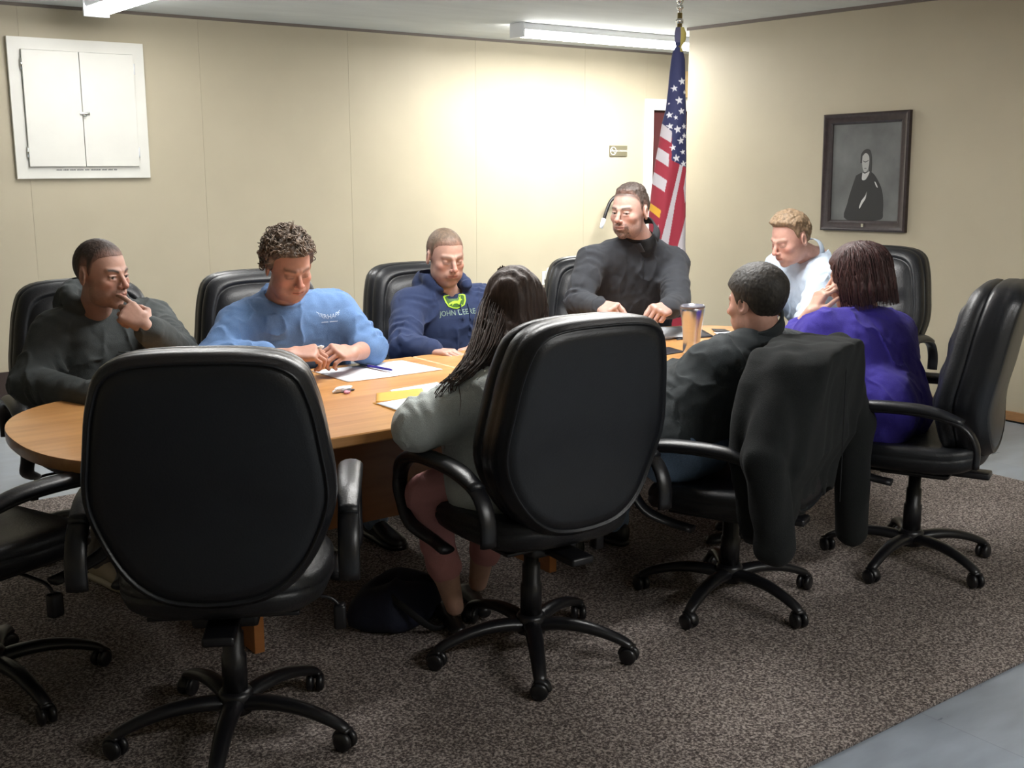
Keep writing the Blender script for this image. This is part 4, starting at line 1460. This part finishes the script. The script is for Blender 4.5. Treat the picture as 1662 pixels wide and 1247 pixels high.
def decal(P, geo, centre, r, u, m, name, off=.0012, sub=.006):
    """letters printed on the cloth: laid on the garment along the line of sight of its own normal"""
    top = P['top']; me = top.data
    co = np.empty(len(me.vertices) * 3, np.float32); me.vertices.foreach_get('co', co); co = co.reshape(-1, 3).astype(float) + P['org']
    bm = bmesh.new()
    vs = [bm.verts.new(Vector((v[0], v[1], 0))) for v in geo[0]]
    for f in geo[1]:
        try: bm.faces.new([vs[i] for i in f])
        except Exception: pass
    bmesh.ops.triangulate(bm, faces=bm.faces)
    for _ in range(2):
        es = [e for e in bm.edges if e.calc_length() > sub]
        if es: bmesh.ops.subdivide_edges(bm, edges=es, cuts=1, use_grid_fill=False)
        bmesh.ops.triangulate(bm, faces=bm.faces)
    bm.verts.ensure_lookup_table()
    pts = [v.co.copy() for v in bm.verts]; fs = [tuple(v.index for v in f.verts) for f in bm.faces]; bm.free()
    near = np.linalg.norm(co - np.array(centre), axis=1) < .35
    tree = P.get('bvh')
    if tree is None:
        pl = [tuple(q.vertices) for q in me.polygons]
        tree = BVHTree.FromPolygons([tuple(c) for c in co], pl); P['bvh'] = tree
    r = nrm(r); u = nrm(u); n = np.cross(r, u)
    out = []
    for q in pts:
        o = np.array(centre) + r * q.x + u * q.y + n * .25
        hit = tree.ray_cast(Vector(o), Vector(-n), .6)
        h = np.array(hit[0]) if hit[0] is not None else np.array(centre) + r * q.x + u * q.y
        out.append(h + n * off - P['org'])
    return mesh_obj(name, out, fs, m, P['top'], True)


def strand_mesh(name, curves, r0, m, parent, org, col, r1=.0004, n=4):
    mb = MB(); cols = []
    for c in curves:
        k0 = len(mb.v)
        K = len(c)
        mb.tube([np.array(q) - org for q in c], [r0 * (1 - (i / (K - 1)) ** 2) + r1 for i in range(K)], n, caps=False)
        t = random.uniform(.6, 1.5)
        cols += [(col[0] * t, col[1] * t, col[2] * t)] * (len(mb.v) - k0)
    return mesh_obj(name, mb.v, mb.f, m, parent, True, None, np.array(cols))
# ------------------------------------------------------------ people
M['hoodie_grey'] = cloth_mat('charcoal_fleece', (.046, .054, .055))
M['sweat_blue'] = cloth_mat('light_blue_fleece', (.115, .215, .42))
M['hoodie_navy'] = cloth_mat('navy_fleece', (.014, .028, .085))
M['pullover'] = cloth_mat('charcoal_knit', (.026, .029, .036))
M['tee_black'] = cloth_mat('black_cotton', (.008, .009, .011))
M['shirt_white'] = cloth_mat('pale_blue_cotton', (.56, .66, .80), 300, .05, .15)
M['sweater_dark'] = cloth_mat('dark_slate_knit', (.022, .028, .031))
M['purple_top'] = cloth_mat('violet_knit', (.028, .016, .24), 220)
M['cardigan'] = cloth_mat('light_grey_knit', (.56, .61, .59), 200, .08, .5)
M['jeans'] = cloth_mat('blue_denim', (.20, .30, .45), 300, .2)
M['jeans_dark'] = cloth_mat('dark_trousers', (.015, .018, .028))
M['khaki'] = cloth_mat('grey_trousers', (.10, .09, .08))
M['pink'] = cloth_mat('pink_cotton', (.52, .24, .24), 300, .06, .2)
M['coat'] = cloth_mat('black_wool', (.0050, .0068, .0070), 260, .15, .6, 1.0, 0.0)
M['print_lime'] = mat('lime_print', (.38, .66, .04), .6)
M['print_green'] = mat('green_print', (.045, .12, .012), .6)
M['print_pale'] = mat('pale_print', (.22, .32, .26), .6)
M['print_white'] = mat('white_print', (.55, .68, .85), .6)
M['print_grey'] = mat('grey_print', (.12, .14, .15), .6)
A = at


def legs(name, m, shoe_='black', **k):
    d = dict(name=name, mat=M[m], shoe=shoe_, shoemat=M['tan_shoe'] if shoe_ == 'tan' else M['black_shoe'])
    d.update(k); return d


def on_cloth(P, pts, off=.002):
    """project points (right of viewer, up) around the neck base on to the garment front"""
    top = P['top']; me = top.data
    if P.get('bvh') is None:
        co = np.empty(len(me.vertices) * 3, np.float32); me.vertices.foreach_get('co', co); co = co.reshape(-1, 3).astype(float) + P['org']
        P['bvh'] = BVHTree.FromPolygons([tuple(c) for c in co], [tuple(q.vertices) for q in me.polygons])
    out = []
    n = P['fwd']
    for (x, z) in pts:
        o = P['b']['NB'] - P['rt'] * x + np.array((0, 0, z)) + n * .4
        h = P['bvh'].ray_cast(Vector(o), Vector(-n), .7)
        out.append((np.array(h[0]) if h[0] is not None else o - n * .3) + n * off - P['org'])
    return out


# man in the charcoal hoodie
m1 = make_person(dict(label='person with a dark buzz cut in a charcoal hoodie resting chin on hand', face=-82, seed=3, fat=.015, arm=1.12,
    j=dict(hip=(1.33, 4.45, .57), NB=A(152, 503, 4.30), SR=A(90, 540, 4.22), SL=A(246, 522, 4.45), ER=A(50, 625, 4.10), WR=A(160, 647, 3.86), EL=A(290, 575, 4.18), WL=A(238, 532, 3.98)),
    head=dict(c=A(166, 445, 4.13), yaw=296, pitch=6, skin=(.42, .215, .16), hair=(.045, .030, .024), scalp=.75, eyes='open', gaze=.002, beard=.35, frown=.6, chubby=0, jaw=1.02, brow=.8), hs=1.04,
    handL=dict(d=A(190, 492, 3.99) - A(238, 532, 3.98), n=A(150, 505, 4.22) - A(215, 510, 3.98), c=(.25, .75, .95, 1.05), t=.5, s=1.08),
    handR=dict(n=(0, 0, -1), c=.5, d=dirv(-20)),
    top=dict(name='hoodie', mat=M['hoodie_grey'], grow=.022, hood=dict(r=.092, th=.024), neckr=.066, amp=.008, wr=1.2, sleeveL=.86),
    legs=legs('jeans', 'khaki', 'tan', AR=(1.19, 4.12, .115), AL=(1.42, 4.05, .115), fdR=(.3, -1, 0), fdL=(0, -1, 0)),
    hair=dict(style='male', t=.0032, namp=.0008, nf=200, fade=.05)))
q = on_cloth(m1, [(.012, -.045), (.016, -.085), (.018, -.115), (.026, -.15)], .006)
MB().tube(spline(q, 12), .0028, 6).build('drawstring', M['print_grey'], m1['top'])
q = on_cloth(m1, [(.012, -.055)], .004)[0]
MB().lathe([(.001, -.003), (.0065, -.003), (.0065, .003), (.001, .003)], 12, Matrix.Translation(Vector(q)) @ Matrix.Rotation(PI / 2, 4, 'X')).build('grommet', M['grommet'], m1['top'])
g = text_geo('C', .05)
decal(m1, ([(.0, .02, 0), (.006, .02, 0), (.004, .0, 0), (.03, -.012, 0), (.028, -.02, 0), (-.028, -.02, 0), (-.03, -.012, 0), (-.004, .0, 0)], [tuple(range(8))[::-1]]), m1['b']['NB'] - m1['rt'] * .11 + np.array((0, 0, -.12)) + m1['fwd'] * .1, -m1['rt'], (0, 0, 1), M['print_grey'], 'chest_print')


# curly-haired man
def curls(root, fromQ, hs, col, org, HM):
    cs = []
    rnd = np.random.RandomState(5)
    while len(cs) < 620:
        v = rnd.randn(3); v /= np.linalg.norm(v)
        q = np.array((0, -.016, .032)) + v * np.array((.0745, .097, .088)) * rnd.uniform(1.12, 1.24)
        if hair_mask(np.array([q]), 'male')[0] > -.012 or q[2] < -.03: continue
        t = nrm(np.cross(v, rnd.randn(3))); b_ = np.cross(v, t)
        r = rnd.uniform(.006, .012); n_ = 9; L = rnd.uniform(.010, .022)
        ph = rnd.rand() * 6
        cs.append([fromQ(q + v * (.002 + .010 * math.sin(PI * i / n_)) + t * (L * i / n_) + b_ * r * math.sin(ph + i * .75) + v * r * .4 * math.cos(ph + i * .75)) for i in range(n_)])
    q0 = np.array((0, .0, .142))
    for s in (0, .003, -.003):
        cs.append([fromQ(q0 + np.array((s + .006 * math.sin(i * .6), -.005 + .012 * math.sin(i * .45), .006 * i))) for i in range(8)])
    strand_mesh('curls', cs, .0022, M['hair_dk'], root, org, (.16, .12, .09), n=4)


m2 = make_person(dict(label='person with curly grey-brown hair in a light blue sweatshirt looking down at a small wrapper', face=-88, seed=8, fat=.03, arm=1.05,
    j=dict(hip=(2.08, 4.38, .57), NB=A(453, 484, 4.46), SR=A(386, 530, 4.34), SL=A(546, 508, 4.60), ER=A(352, 585, 4.18), WR=A(470, 578, 4.17), EL=A(600, 565, 4.58), WL=A(572, 574, 4.38)),
    head=dict(c=A(469, 432, 4.32), yaw=268, pitch=24, roll=-4, skin=(.47, .225, .165), hair=(.075, .055, .042), eyes='down', beard=.22, brow=.45, nose=1.15, chubby=1), hs=1.04,
    handR=dict(d=A(520, 566, 4.22) - A(478, 572, 4.2), n=(0.4, .3, -.8), c=.75, t=.8, s=1.06),
    handL=dict(d=A(528, 570, 4.24) - A(572, 574, 4.38), n=(-.2, .5, -.8), c=.8, t=.9, s=1.08),
    top=dict(name='sweatshirt', mat=M['sweat_blue'], grow=.022, neckr=.072, nfw=.03, collar=dict(r=.078, th=.006, h=.018, z=-.004, tilt=.45, k=.008), amp=.009, wr=1.2, sleeveL=.22, sleeveR=.62, sr=1.05),
    legs=legs('jeans', 'jeans', 'black'),
    hair=dict(style='male', t=.019, namp=.010, nf=48, strands=curls, col=lambda V, q, c: c * (1.5 + 1.0 * vnoise(V, 70, 4))[:, None])))
arc = []


def arc_text(txt, size, R_):
    vs, fs = text_geo(txt, size)
    return [(math.sin(v[0] / R_) * (R_ + v[1]) if R_ > 0 else v[0], v[1] + (R_ - math.cos(v[0] / R_) * R_) * 1.0, 0) for v in vs], fs


c2 = m2['b']['NB'] - m2['rt'] * .155 + np.array((0, 0, -.075)) + m2['fwd'] * .1
decal(m2, arc_text('TERHAPE', .025, .09), c2, -m2['rt'], (0, 0, 1), M['print_white'], 'chest_print')
decal(m2, word_marks((.030, .034), .005, .006), c2 - np.array((0, 0, .020)), -m2['rt'], (0, 0, 1), M['print_white'], 'chest_print')
sd = nrm(m2['rt'] * .75 + m2['fwd'] * .66)
sp = m2['b']['SR'] * .45 + m2['b']['ER'] * .55
decal(m2, ([(-.03, -.014, 0), (.03, -.010, 0), (.026, .014, 0), (-.022, .016, 0), (-.022, .006, 0), (.015, .004, 0), (.015, -.002, 0), (-.03, -.002, 0)], [(0, 1, 6, 7), (1, 2, 5, 6), (2, 3, 4, 5)]), sp, np.cross((0, 0, 1), sd), (0, 0, 1), M['print_white'], 'sleeve_patch')
crp = crumple('candy_wrapper', .012, .008, .008, 21, M['paper'], None, tuple(A(521, 566, 4.20)))
tag(crp, 'tiny white wrapper held between the fingertips of the curly-haired man', 'wrapper', 'candy wrappers')

# man in the navy hoodie
m3 = make_person(dict(label='person with a light buzz cut in a navy hoodie with lime green print', face=-88, seed=12, fat=.03, arm=1.12,
    j=dict(hip=(3.0, 4.52, .545), NB=A(722, 471, 5.26), SR=A(664, 498, 5.16), SL=A(782, 492, 5.40), ER=A(655, 565, 4.98), WR=A(700, 572, 4.86), EL=A(810, 555, 5.25), WL=A(775, 566, 5.02)),
    head=dict(c=A(723, 417, 5.17), yaw=260, pitch=14, skin=(.44, .235, .18), hair=(.12, .08, .052), scalp=.7, eyes='down', beard=.18, brow=.4, chubby=1, jaw=1.05), hs=1.04,
    handR=dict(d=A(748, 573, 4.80) - A(705, 572, 4.86), n=(0, 0, -1), c=.35, t=.3, s=1.05),
    handL=dict(d=A(745, 575, 4.9) - A(775, 566, 5.02), n=(0, 0, -1), c=.4, t=.3),
    top=dict(name='hoodie', mat=M['hoodie_navy'], grow=.020, hood=dict(r=.088, th=.021), neckr=.066, amp=.008, wr=1.1, sleeveR=.95),
    legs=legs('jeans', 'jeans_dark', 'black'),
    hair=dict(style='male', t=.0034, namp=.0008, nf=220, fade=.05)))
c3 = m3['b']['NB'] + m3['rt'] * .005 + np.array((0, 0, -.100)) + m3['fwd'] * .1
def shield(s):
    return [(x * s, y * s) for x, y in [(x, y * .85) for x, y in [(-.062, .030), (-.052, .036), (.052, .036), (.062, .030), (.058, .002), (.046, -.022), (.022, -.034), (0, -.038), (-.022, -.034), (-.046, -.022), (-.058, .002)]]]
so, si = shield(1.0), shield(.86)
decal(m3, ([(x, y, 0) for x, y in so + si], [(i, (i + 1) % 11, 11 + (i + 1) % 11, 11 + i)[::-1] for i in range(11)]), c3 + np.array((0, 0, .056)), -m3['rt'], (0, 0, 1), M['print_lime'], 'logo_outline', .0022)
decal(m3, ([(x, y, 0) for x, y in si], [tuple(range(11))[::-1]]), c3 + np.array((0, 0, .056)), -m3['rt'], (0, 0, 1), M['print_green'], 'logo_ground')
deer = [(-.040, -.006), (-.020, .002), (-.006, .004), (.010, .003), (.020, .012), (.018, .024), (.024, .016), (.034, .026), (.028, .012), (.038, .006), (.026, .002), (.018, -.010), (.036, -.020), (.014, -.016), (.004, -.008), (-.012, -.008), (-.026, -.018), (-.022, -.006), (-.040, -.014)]
decal(m3, ([(x, y, 0) for x, y in deer], [tuple(range(len(deer)))]), c3 + np.array((0, 0, .056)), -m3['rt'], (0, 0, 1), M['print_lime'], 'logo_deer', .003)
decal(m3, text_geo('JOHN DEERE', .034), c3 + np.array((0, 0, .006)), -m3['rt'], (0, 0, 1), M['print_pale'], 'chest_print')
for s in (-1, 1):
    q = on_cloth(m3, [(.035 + s * .022, -.055), (.037 + s * .022, -.09), (.035 + s * .02, -.13)], .004)
    MB().tube(spline(q, 10), .0032, 6).build('drawstring', M['hoodie_navy'], m3['top'])

# bearded man
m4 = make_person(dict(label='person with a trimmed beard in a charcoal quarter-zip pullover talking with both hands raised', face=-122, seed=15, fat=.05, arm=1.12,
    j=dict(hip=(4.0, 4.42, .55), NB=A(1042, 384, 5.50), SR=A(962, 424, 5.42), SL=A(1093, 428, 5.66), ER=A(938, 490, 5.32), WR=A(974, 500, 5.14), EL=A(1098, 492, 5.42), WL=A(1084, 502, 5.22)),
    head=dict(c=A(1022, 344, 5.40), yaw=197, pitch=5, skin=(.46, .25, .20), hair=(.050, .034, .027), scalp=.85, eyes='open', gaze=-.002, beard=.95, goatee=1, brow=.7, mouth=.003, jaw=1.04), hs=1.06,
    handR=dict(d=A(1000, 504, 5.02) - A(974, 500, 5.14), n=(.5, .3, -.7), c=1.2, t=.7, s=1.12),
    handL=dict(d=A(1054, 506, 5.06) - A(1084, 502, 5.22), n=(-.7, .1, -.6), c=1.2, t=.8, s=1.12),
    top=dict(name='pullover', mat=M['pullover'], grow=.014, neckr=.074, nfw=.03, v=(.03, .035), amp=.007),
    under=1,
    legs=legs('jeans', 'jeans_dark', 'black'),
    hair=dict(style='high', t=lambda q: .003 + .009 * sst(q[:, 2], .075, .11), namp=.002, nf=120, fade=.03)))
# shirt under the pullover
b4 = m4['b']
prs = torso_prims(b4, .04, -.001)[-3:] + [(b4['NB'] - np.array((0, 0, .03)), m4['fromQ']((0, -.018, -.060)), .066, .060, .03), (b4['NB'] - np.array((0, 0, .05)), b4['NB'] - np.array((0, 0, .04)), .055, .055, .03)]
nz4 = b4['NB'][2]
def tee_f(P, d, n0=b4['NB'], f=m4['fwd']):
    return smax(d, (P - n0) @ nrm(np.array((0, 0, 1)) + f * .45) - .022, .004)
V, F = mesh_sdf(prim_field(prs, tee_f), *bounds(prs, .02), .005)
np_mesh('undershirt', V, F, M['tee_black'], m4['root'], None, m4['org'])
collar_mesh(m4, .080, .072, .050, M['pullover'], 27, -.012, .014, .22)
q = on_cloth(m4, [(0, -.11), (.0, -.15), (.0, -.20)], .002)
MB().tube(spline(q, 10), .0028, 6).build('zipper', M['tee_black'], m4['top'])

# man in the pale shirt
m5 = make_person(dict(label='person with short sandy hair in a pale blue button-down shirt bending over the table', face=192, seed=19, fat=.01, arm=1.0,
    j=dict(hip=(4.88, 3.62, .60), NB=A(1322, 411, 5.78), SL=A(1338, 452, 5.60), SR=A(1264, 432, 5.98), EL=A(1300, 545, 5.40), WL=A(1222, 552, 5.22), ER=A(1240, 525, 5.85), WR=A(1200, 548, 5.55)),
    head=dict(c=A(1283, 388, 5.63), yaw=172, pitch=22, skin=(.55, .28, .22), hair=(.24, .165, .10), eyes='down', brow=.35, beard=.1, jaw=1.03, nose=1.1), hs=1.06,
    handL=dict(n=(0, 0, -1), c=.4, d=dirv(175)), handR=dict(n=(0, 0, -1), c=.4, d=dirv(200)),
    top=dict(name='dress_shirt', mat=M['shirt_white'], grow=.014, neckr=.066, nfw=.03, amp=.008, wr=1.4),
    legs=legs('trousers', 'jeans_dark', 'black'),
    hair=dict(style='high', t=lambda q: .007 + .018 * sst(q[:, 2], .05, .10) * sst(q[:, 1], -.12, .02), namp=.004, nf=75)))
collar_mesh(m5, .067, .0625, .036, M['shirt_white'], 20, .004, .012, .30, .002, 1.0, .009)

# dark-haired man seen from behind
m6 = make_person(dict(label='person with short dark hair seen from behind in a dark slate sweater and blue jeans', face=97, seed=23, fat=.03, arm=1.15,
    j=dict(hip=(2.78, 2.71, .585), NB=A(1240, 538, 4.06), SL=A(1160, 592, 3.93), SR=A(1308, 582, 4.20), EL=A(1088, 645, 3.98), WL=A(1095, 605, 4.26), ER=A(1335, 650, 4.25), WR=A(1250, 612, 4.40)),
    head=dict(c=A(1226, 492, 4.02), yaw=92, pitch=8, skin=(.47, .23, .17), hair=(.026, .022, .018), beard=.2), hs=1.05, neck=.062,
    handL=dict(n=(0, 0, -1), c=.5, d=dirv(60)), handR=dict(n=(0, 0, -1), c=.5, d=dirv(120)),
    top=dict(name='sweater', mat=M['sweater_dark'], grow=.020, neckr=.066, nfw=.03, amp=.008, hem=.625),
    legs=legs('jeans', 'jeans', 'black', KL=(2.66, 3.12, .575), KR=(2.96, 3.14, .575), AL=(2.74, 3.28, .11), AR=(3.0, 3.30, .11)),
    hair=dict(style='full', t=lambda q: .008 + .012 * sst(q[:, 2], -.02, .08), namp=.0012, nf=150, col=lambda V, q, c: c * (1 + .4 * vnoise(V, 110, 4))[:, None])))

collar_mesh(m6, .078, .073, .050, M['sweater_dark'], 20, .004, .010, .22, .006)

# woman in purple
def bob(P, q, o, fromQ):
    hs = 1.0
    d = d_ell(q, (0, -.028, .028), (.100, .118, .108))
    d = smin(d, d_ell(q, (0, -.045, -.055), (.108, .100, .075)), .05)
    d = smax(d, -.122 - q[:, 2] - .02 * q[:, 1] / .1 + .012 * vnoise(P, 40, 2), .012)
    d = smax(d, -d_ell(q, (0, .085, -.02), (.062, .075, .105)), .01)
    d = d + .0035 * np.sin(np.arctan2(q[:, 0], -q[:, 1] - .02) * 26 + 4 * vnoise(P, 12, 3)) + .003 * vnoise(P, 60, 6)
    return np.minimum(o, d)


def bob_strands(root, fromQ, hs, col, org, HM):
    cs = []
    rnd = np.random.RandomState(2)
    for i in range(420):
        a = rnd.uniform(-2.35, 2.35)
        e = rnd.uniform(.0, 1.25)
        k = 1.012 + rnd.rand() * .02
        c = []
        for j in range(10):
            t = j / 9
            el = e * (1 - t) - .55 * t
            z = .028 + .108 * math.sin(max(el, -.2)) if t < .55 else None
            rx, ry = .100, .118
            if z is None:
                tt = (t - .55) / .45
                zz = .01 - .135 * tt; x = math.sin(a) * .104 * (1 + .03 * math.sin(tt * 3)); y = -.034 - math.cos(a) * .110
            else:
                zz = z; x = math.sin(a) * rx * math.cos(max(el, -.2)); y = -.028 - math.cos(a) * ry * math.cos(max(el, -.2))
            c.append(fromQ(np.array((x * k, y * k, zz)) + rnd.randn(3) * .0012))
        cs.append(c)
    strand_mesh('hair_strands', cs, .0013, M['hair_dk'], root, org, col)


m7 = make_person(dict(label='person with a dark auburn bob in a violet knit top, hand at the cheek', face=122, seed=27, fat=.085, arm=1.35, fem=True,
    j=dict(hip=(3.72, 2.62, .60), NB=A(1398, 502, 4.50), SL=A(1335, 542, 4.40), SR=A(1452, 542, 4.62), EL=A(1285, 560, 4.62), WL=A(1318, 508, 4.52), ER=A(1468, 625, 4.62), WR=A(1400, 645, 4.78)),
    head=dict(c=A(1388, 450, 4.50), yaw=108, pitch=12, skin=(.50, .26, .19), hair=(.040, .012, .011)), hs=1.02,
    handL=dict(d=A(1337, 470, 4.50) - A(1318, 508, 4.52), n=A(1375, 460, 4.52) - A(1330, 480, 4.5), c=.6, t=.4, s=.95),
    handR=dict(n=(0, 0, -1), c=.5),
    top=dict(name='knit_top', mat=M['purple_top'], grow=.016, neckr=.066, amp=.008, sleeveL=.42, wr=1.0, extra=[(np.array((3.63, 2.55, .62)), np.array((3.80, 2.66, .62)), .170, .170, .05)]),
    legs=legs('trousers', 'jeans_dark', 'flat', KL=(3.50, 2.80, .58), KR=(3.75, 2.95, .58), AL=(3.46, 3.00, .09), AR=(3.62, 3.10, .09), fdL=(-.75, .1, 0), fdR=(-.8, .1, 0)),
    hair=dict(style='full', t=.02, namp=.002, extra=bob, lo=(.2, .2, .2), res=.0036, strands=bob_strands)))

# woman in the grey cardigan
HP = [A(833, 455, 3.62), A(820, 520, 3.55), A(812, 600, 3.47), A(805, 660, 3.42), A(800, 705, 3.42)]


def longhair(P, q, o, fromQ):
    d = d_ell(q, (0, -.022, .030), (.092, .112, .104))
    d = smin(d, d_cap(P, A(840, 500, 3.64), A(828, 590, 3.50), .088, .080), .04)
    d = smin(d, d_cap(P, A(828, 590, 3.50), A(810, 665, 3.43), .078, .052), .03)
    d = smin(d, d_cap(P, A(806, 665, 3.43), A(802, 705, 3.42), .050, .022), .02)
    d = smin(d, d_cap(P, A(800, 530, 3.55), A(768, 600, 3.42), .050, .036), .03)
    d = smin(d, d_cap(P, A(768, 600, 3.42), A(738, 622, 3.38), .032, .018), .03)
    d = smax(d, -d_ell(q, (0, .085, -.02), (.060, .070, .105)), .01)
    d = d + .003 * np.sin(P[:, 0] * 190 + P[:, 1] * 60 + 5 * vnoise(P, 9, 3)) + .004 * vnoise(P * np.array((1, 1, .3)), 45, 6)
    return np.minimum(o, d)


def long_strands(root, fromQ, hs, col, org, HM):
    cs = []
    rnd = np.random.RandomState(4)
    left = -HM[:, 0]
    way1 = [fromQ((0, -.02, .128)), A(838, 503, 3.62), A(828, 590, 3.48), A(808, 660, 3.42), A(800, 715, 3.40)]
    rad1 = [.035, .088, .084, .060, .03]
    way2 = [fromQ((-.01, .0, .125)), A(808, 490, 3.58), A(788, 560, 3.46), A(755, 605, 3.38), A(722, 630, 3.35)]
    rad2 = [.02, .05, .045, .035, .035]
    for i in range(620):
        w, rd = (way1, rad1) if rnd.rand() < .72 else (way2, rad2)
        a = rnd.uniform(0, 2 * PI); k = rnd.uniform(.86, 1.04)
        v0 = np.array((math.cos(a), math.sin(a), 0))
        L = rnd.uniform(.80, 1.05)
        pts = [c_ + (v0 + rnd.randn(3) * .07) * r_ * k for c_, r_ in zip(w, rd)]
        c = spline(pts, 18)
        c = c[:max(6, int(18 * L))]
        ph = rnd.rand() * 6
        c = [q_ + left * .003 * math.sin(ph + j * .8) for j, q_ in enumerate(c)]
        cs.append(c)
    for i in range(14):
        s0 = A(745 + rnd.uniform(-20, 15), 600 + rnd.uniform(-5, 15), 3.36)
        e0 = A(715 + rnd.uniform(-18, 30), 638 + rnd.uniform(-8, 20), 3.33)
        cs.append(spline([s0, (s0 + e0) / 2 + np.array((0, 0, .01)), e0, e0 + np.array((.01, 0, -.012))], 12))
    cs.append(spline([A(760, 590, 3.36), A(745, 620, 3.33), A(748, 650, 3.31), A(745, 675, 3.29)], 14))
    strand_mesh('hair_strands', cs, .0014, M['hair_dk'], root, org, col)


m8 = make_person(dict(label='person with long dark brown hair in a light grey knit cardigan and pink cropped trousers', face=84, seed=31, fat=.005, arm=1.05, fem=True,
    j=dict(hip=(2.06, 2.76, .60), NB=A(832, 578, 3.56), SL=A(778, 652, 3.42), SR=A(885, 622, 3.66), EL=A(682, 690, 3.37), WL=A(745, 660, 3.66), ER=A(950, 690, 3.70), WR=A(900, 640, 3.95)),
    head=dict(c=A(832, 502, 3.62), yaw=72, pitch=16, skin=(.50, .27, .20), hair=(.050, .029, .021)), hs=1.0, neck=.05,
    handL=dict(n=(0, 0, -1), c=.4, d=dirv(80)), handR=dict(n=(0, 0, -1), c=.4),
    bare_legs=[(A(712, 890, 3.64), A(722, 925, 3.67), .040, .043), (A(722, 925, 3.67), A(738, 985, 3.74), .044, .030), (A(790, 860, 3.8), A(776, 945, 3.9), .05, .032)],
    top=dict(name='cardigan', mat=M['cardigan'], grow=.024, neckr=.070, amp=.006, sr=1.12, extra=[(np.array((1.97, 2.72, .56)), np.array((2.2, 2.72, .56)), .13, .13, .05)]),
    legs=legs('cropped_trousers', 'pink', 'flat', KL=A(690, 800, 3.52), KR=A(800, 800, 3.75), AL=A(738, 990, 3.74), AR=A(778, 955, 3.9), len=.60, sc=.88, fdL=(.3, .9, 0), fdR=(.3, .9, 0)),
    hair=dict(style='full', t=.016, namp=.002, extra=longhair, lo=(.28, .28, .42), hi=(.2, .2, .2), res=.0038, strands=long_strands)))

# ------------------------------------------------------------ coat over the second chair back
cc = CHAIRS[2]
cm = np.array(Matrix.Translation(cc.location) @ Matrix.Rotation(cc.rotation_euler.z, 4, 'Z'))
toC = lambda P: (P - cm[:3, 3]) @ cm[:3, :3]
fromC = lambda q: cm[:3, :3] @ np.array(q, float) + cm[:3, 3]
CT = .945       # top of the lowered chair back


def coat_f(P):
    q = toC(P)
    z = q[:, 2]; x = q[:, 0]
    yb = -.205 - .29 * np.clip(z - .55, 0, 1) ** 2
    hw = np.interp(z, [.25, .35, .55, .75, .85, .92, .97], [.33, .335, .335, .32, .295, .25, .18])
    th = np.interp(z, [.3, .5, .6, 1.04], [.06, .09, .135, .135])
    y = q[:, 1] - yb
    d = np.sqrt(np.maximum(0, np.abs(x) - (hw - .06)) ** 2 + np.maximum(0, np.abs(y) - (th - .06)) ** 2) - .06
    d = smax(d, z - CT - .015 * np.cos(x * 6), .03)
    hem = .38 + .05 * np.sin(x * 9 + 1) + .02 * np.sin(x * 31)
    d = smax(d, hem - z, .015)
    for (a, b_, c_, r1, r2, r3) in (((.26, -.27, .87), (.40, -.31, .60), (.48, -.30, .17), .078, .068, .062), ((-.24, -.24, .86), (-.385, -.24, .64), (-.36, -.27, .36), .078, .068, .060)):
        d = smin(d, d_cap(q, a, b_, r1, r2), .04); d = smin(d, d_cap(q, b_, c_, r2, r3), .02)
    w = np.sin(x * 42 + 3 * vnoise(P, 7, 2)) * .005 * np.clip((.95 - z) / .4, 0, 1) + .008 * vnoise(P * np.array((1, 1, .35)), 18, 9)
    return d + w


lo = np.array(cc.location) - np.array((.66, .66, 0)); hi = lo + np.array((1.32, 1.32, 1.15))
V, F = mesh_sdf(coat_f, (lo[0], lo[1], .12), hi, .0065, 1.4)
co_root = empty('coat', tuple(fromC((0, -.3, 0))), 0, 'long black coat draped over the back of the dark-haired man\'s chair, one sleeve hanging', 'coat')
og = np.array(co_root.location)
np_mesh('coat_body', V, F, M['coat'], co_root, None, og)
sm = MB().tube(spline([fromC((.0 + s, -.372, z)) - og for s, z in ((-.005, .93), (.0, .8), (.005, .6), (.01, .42))], 16), .002, 6)
sm.build('seam', M['tee_black'], co_root)
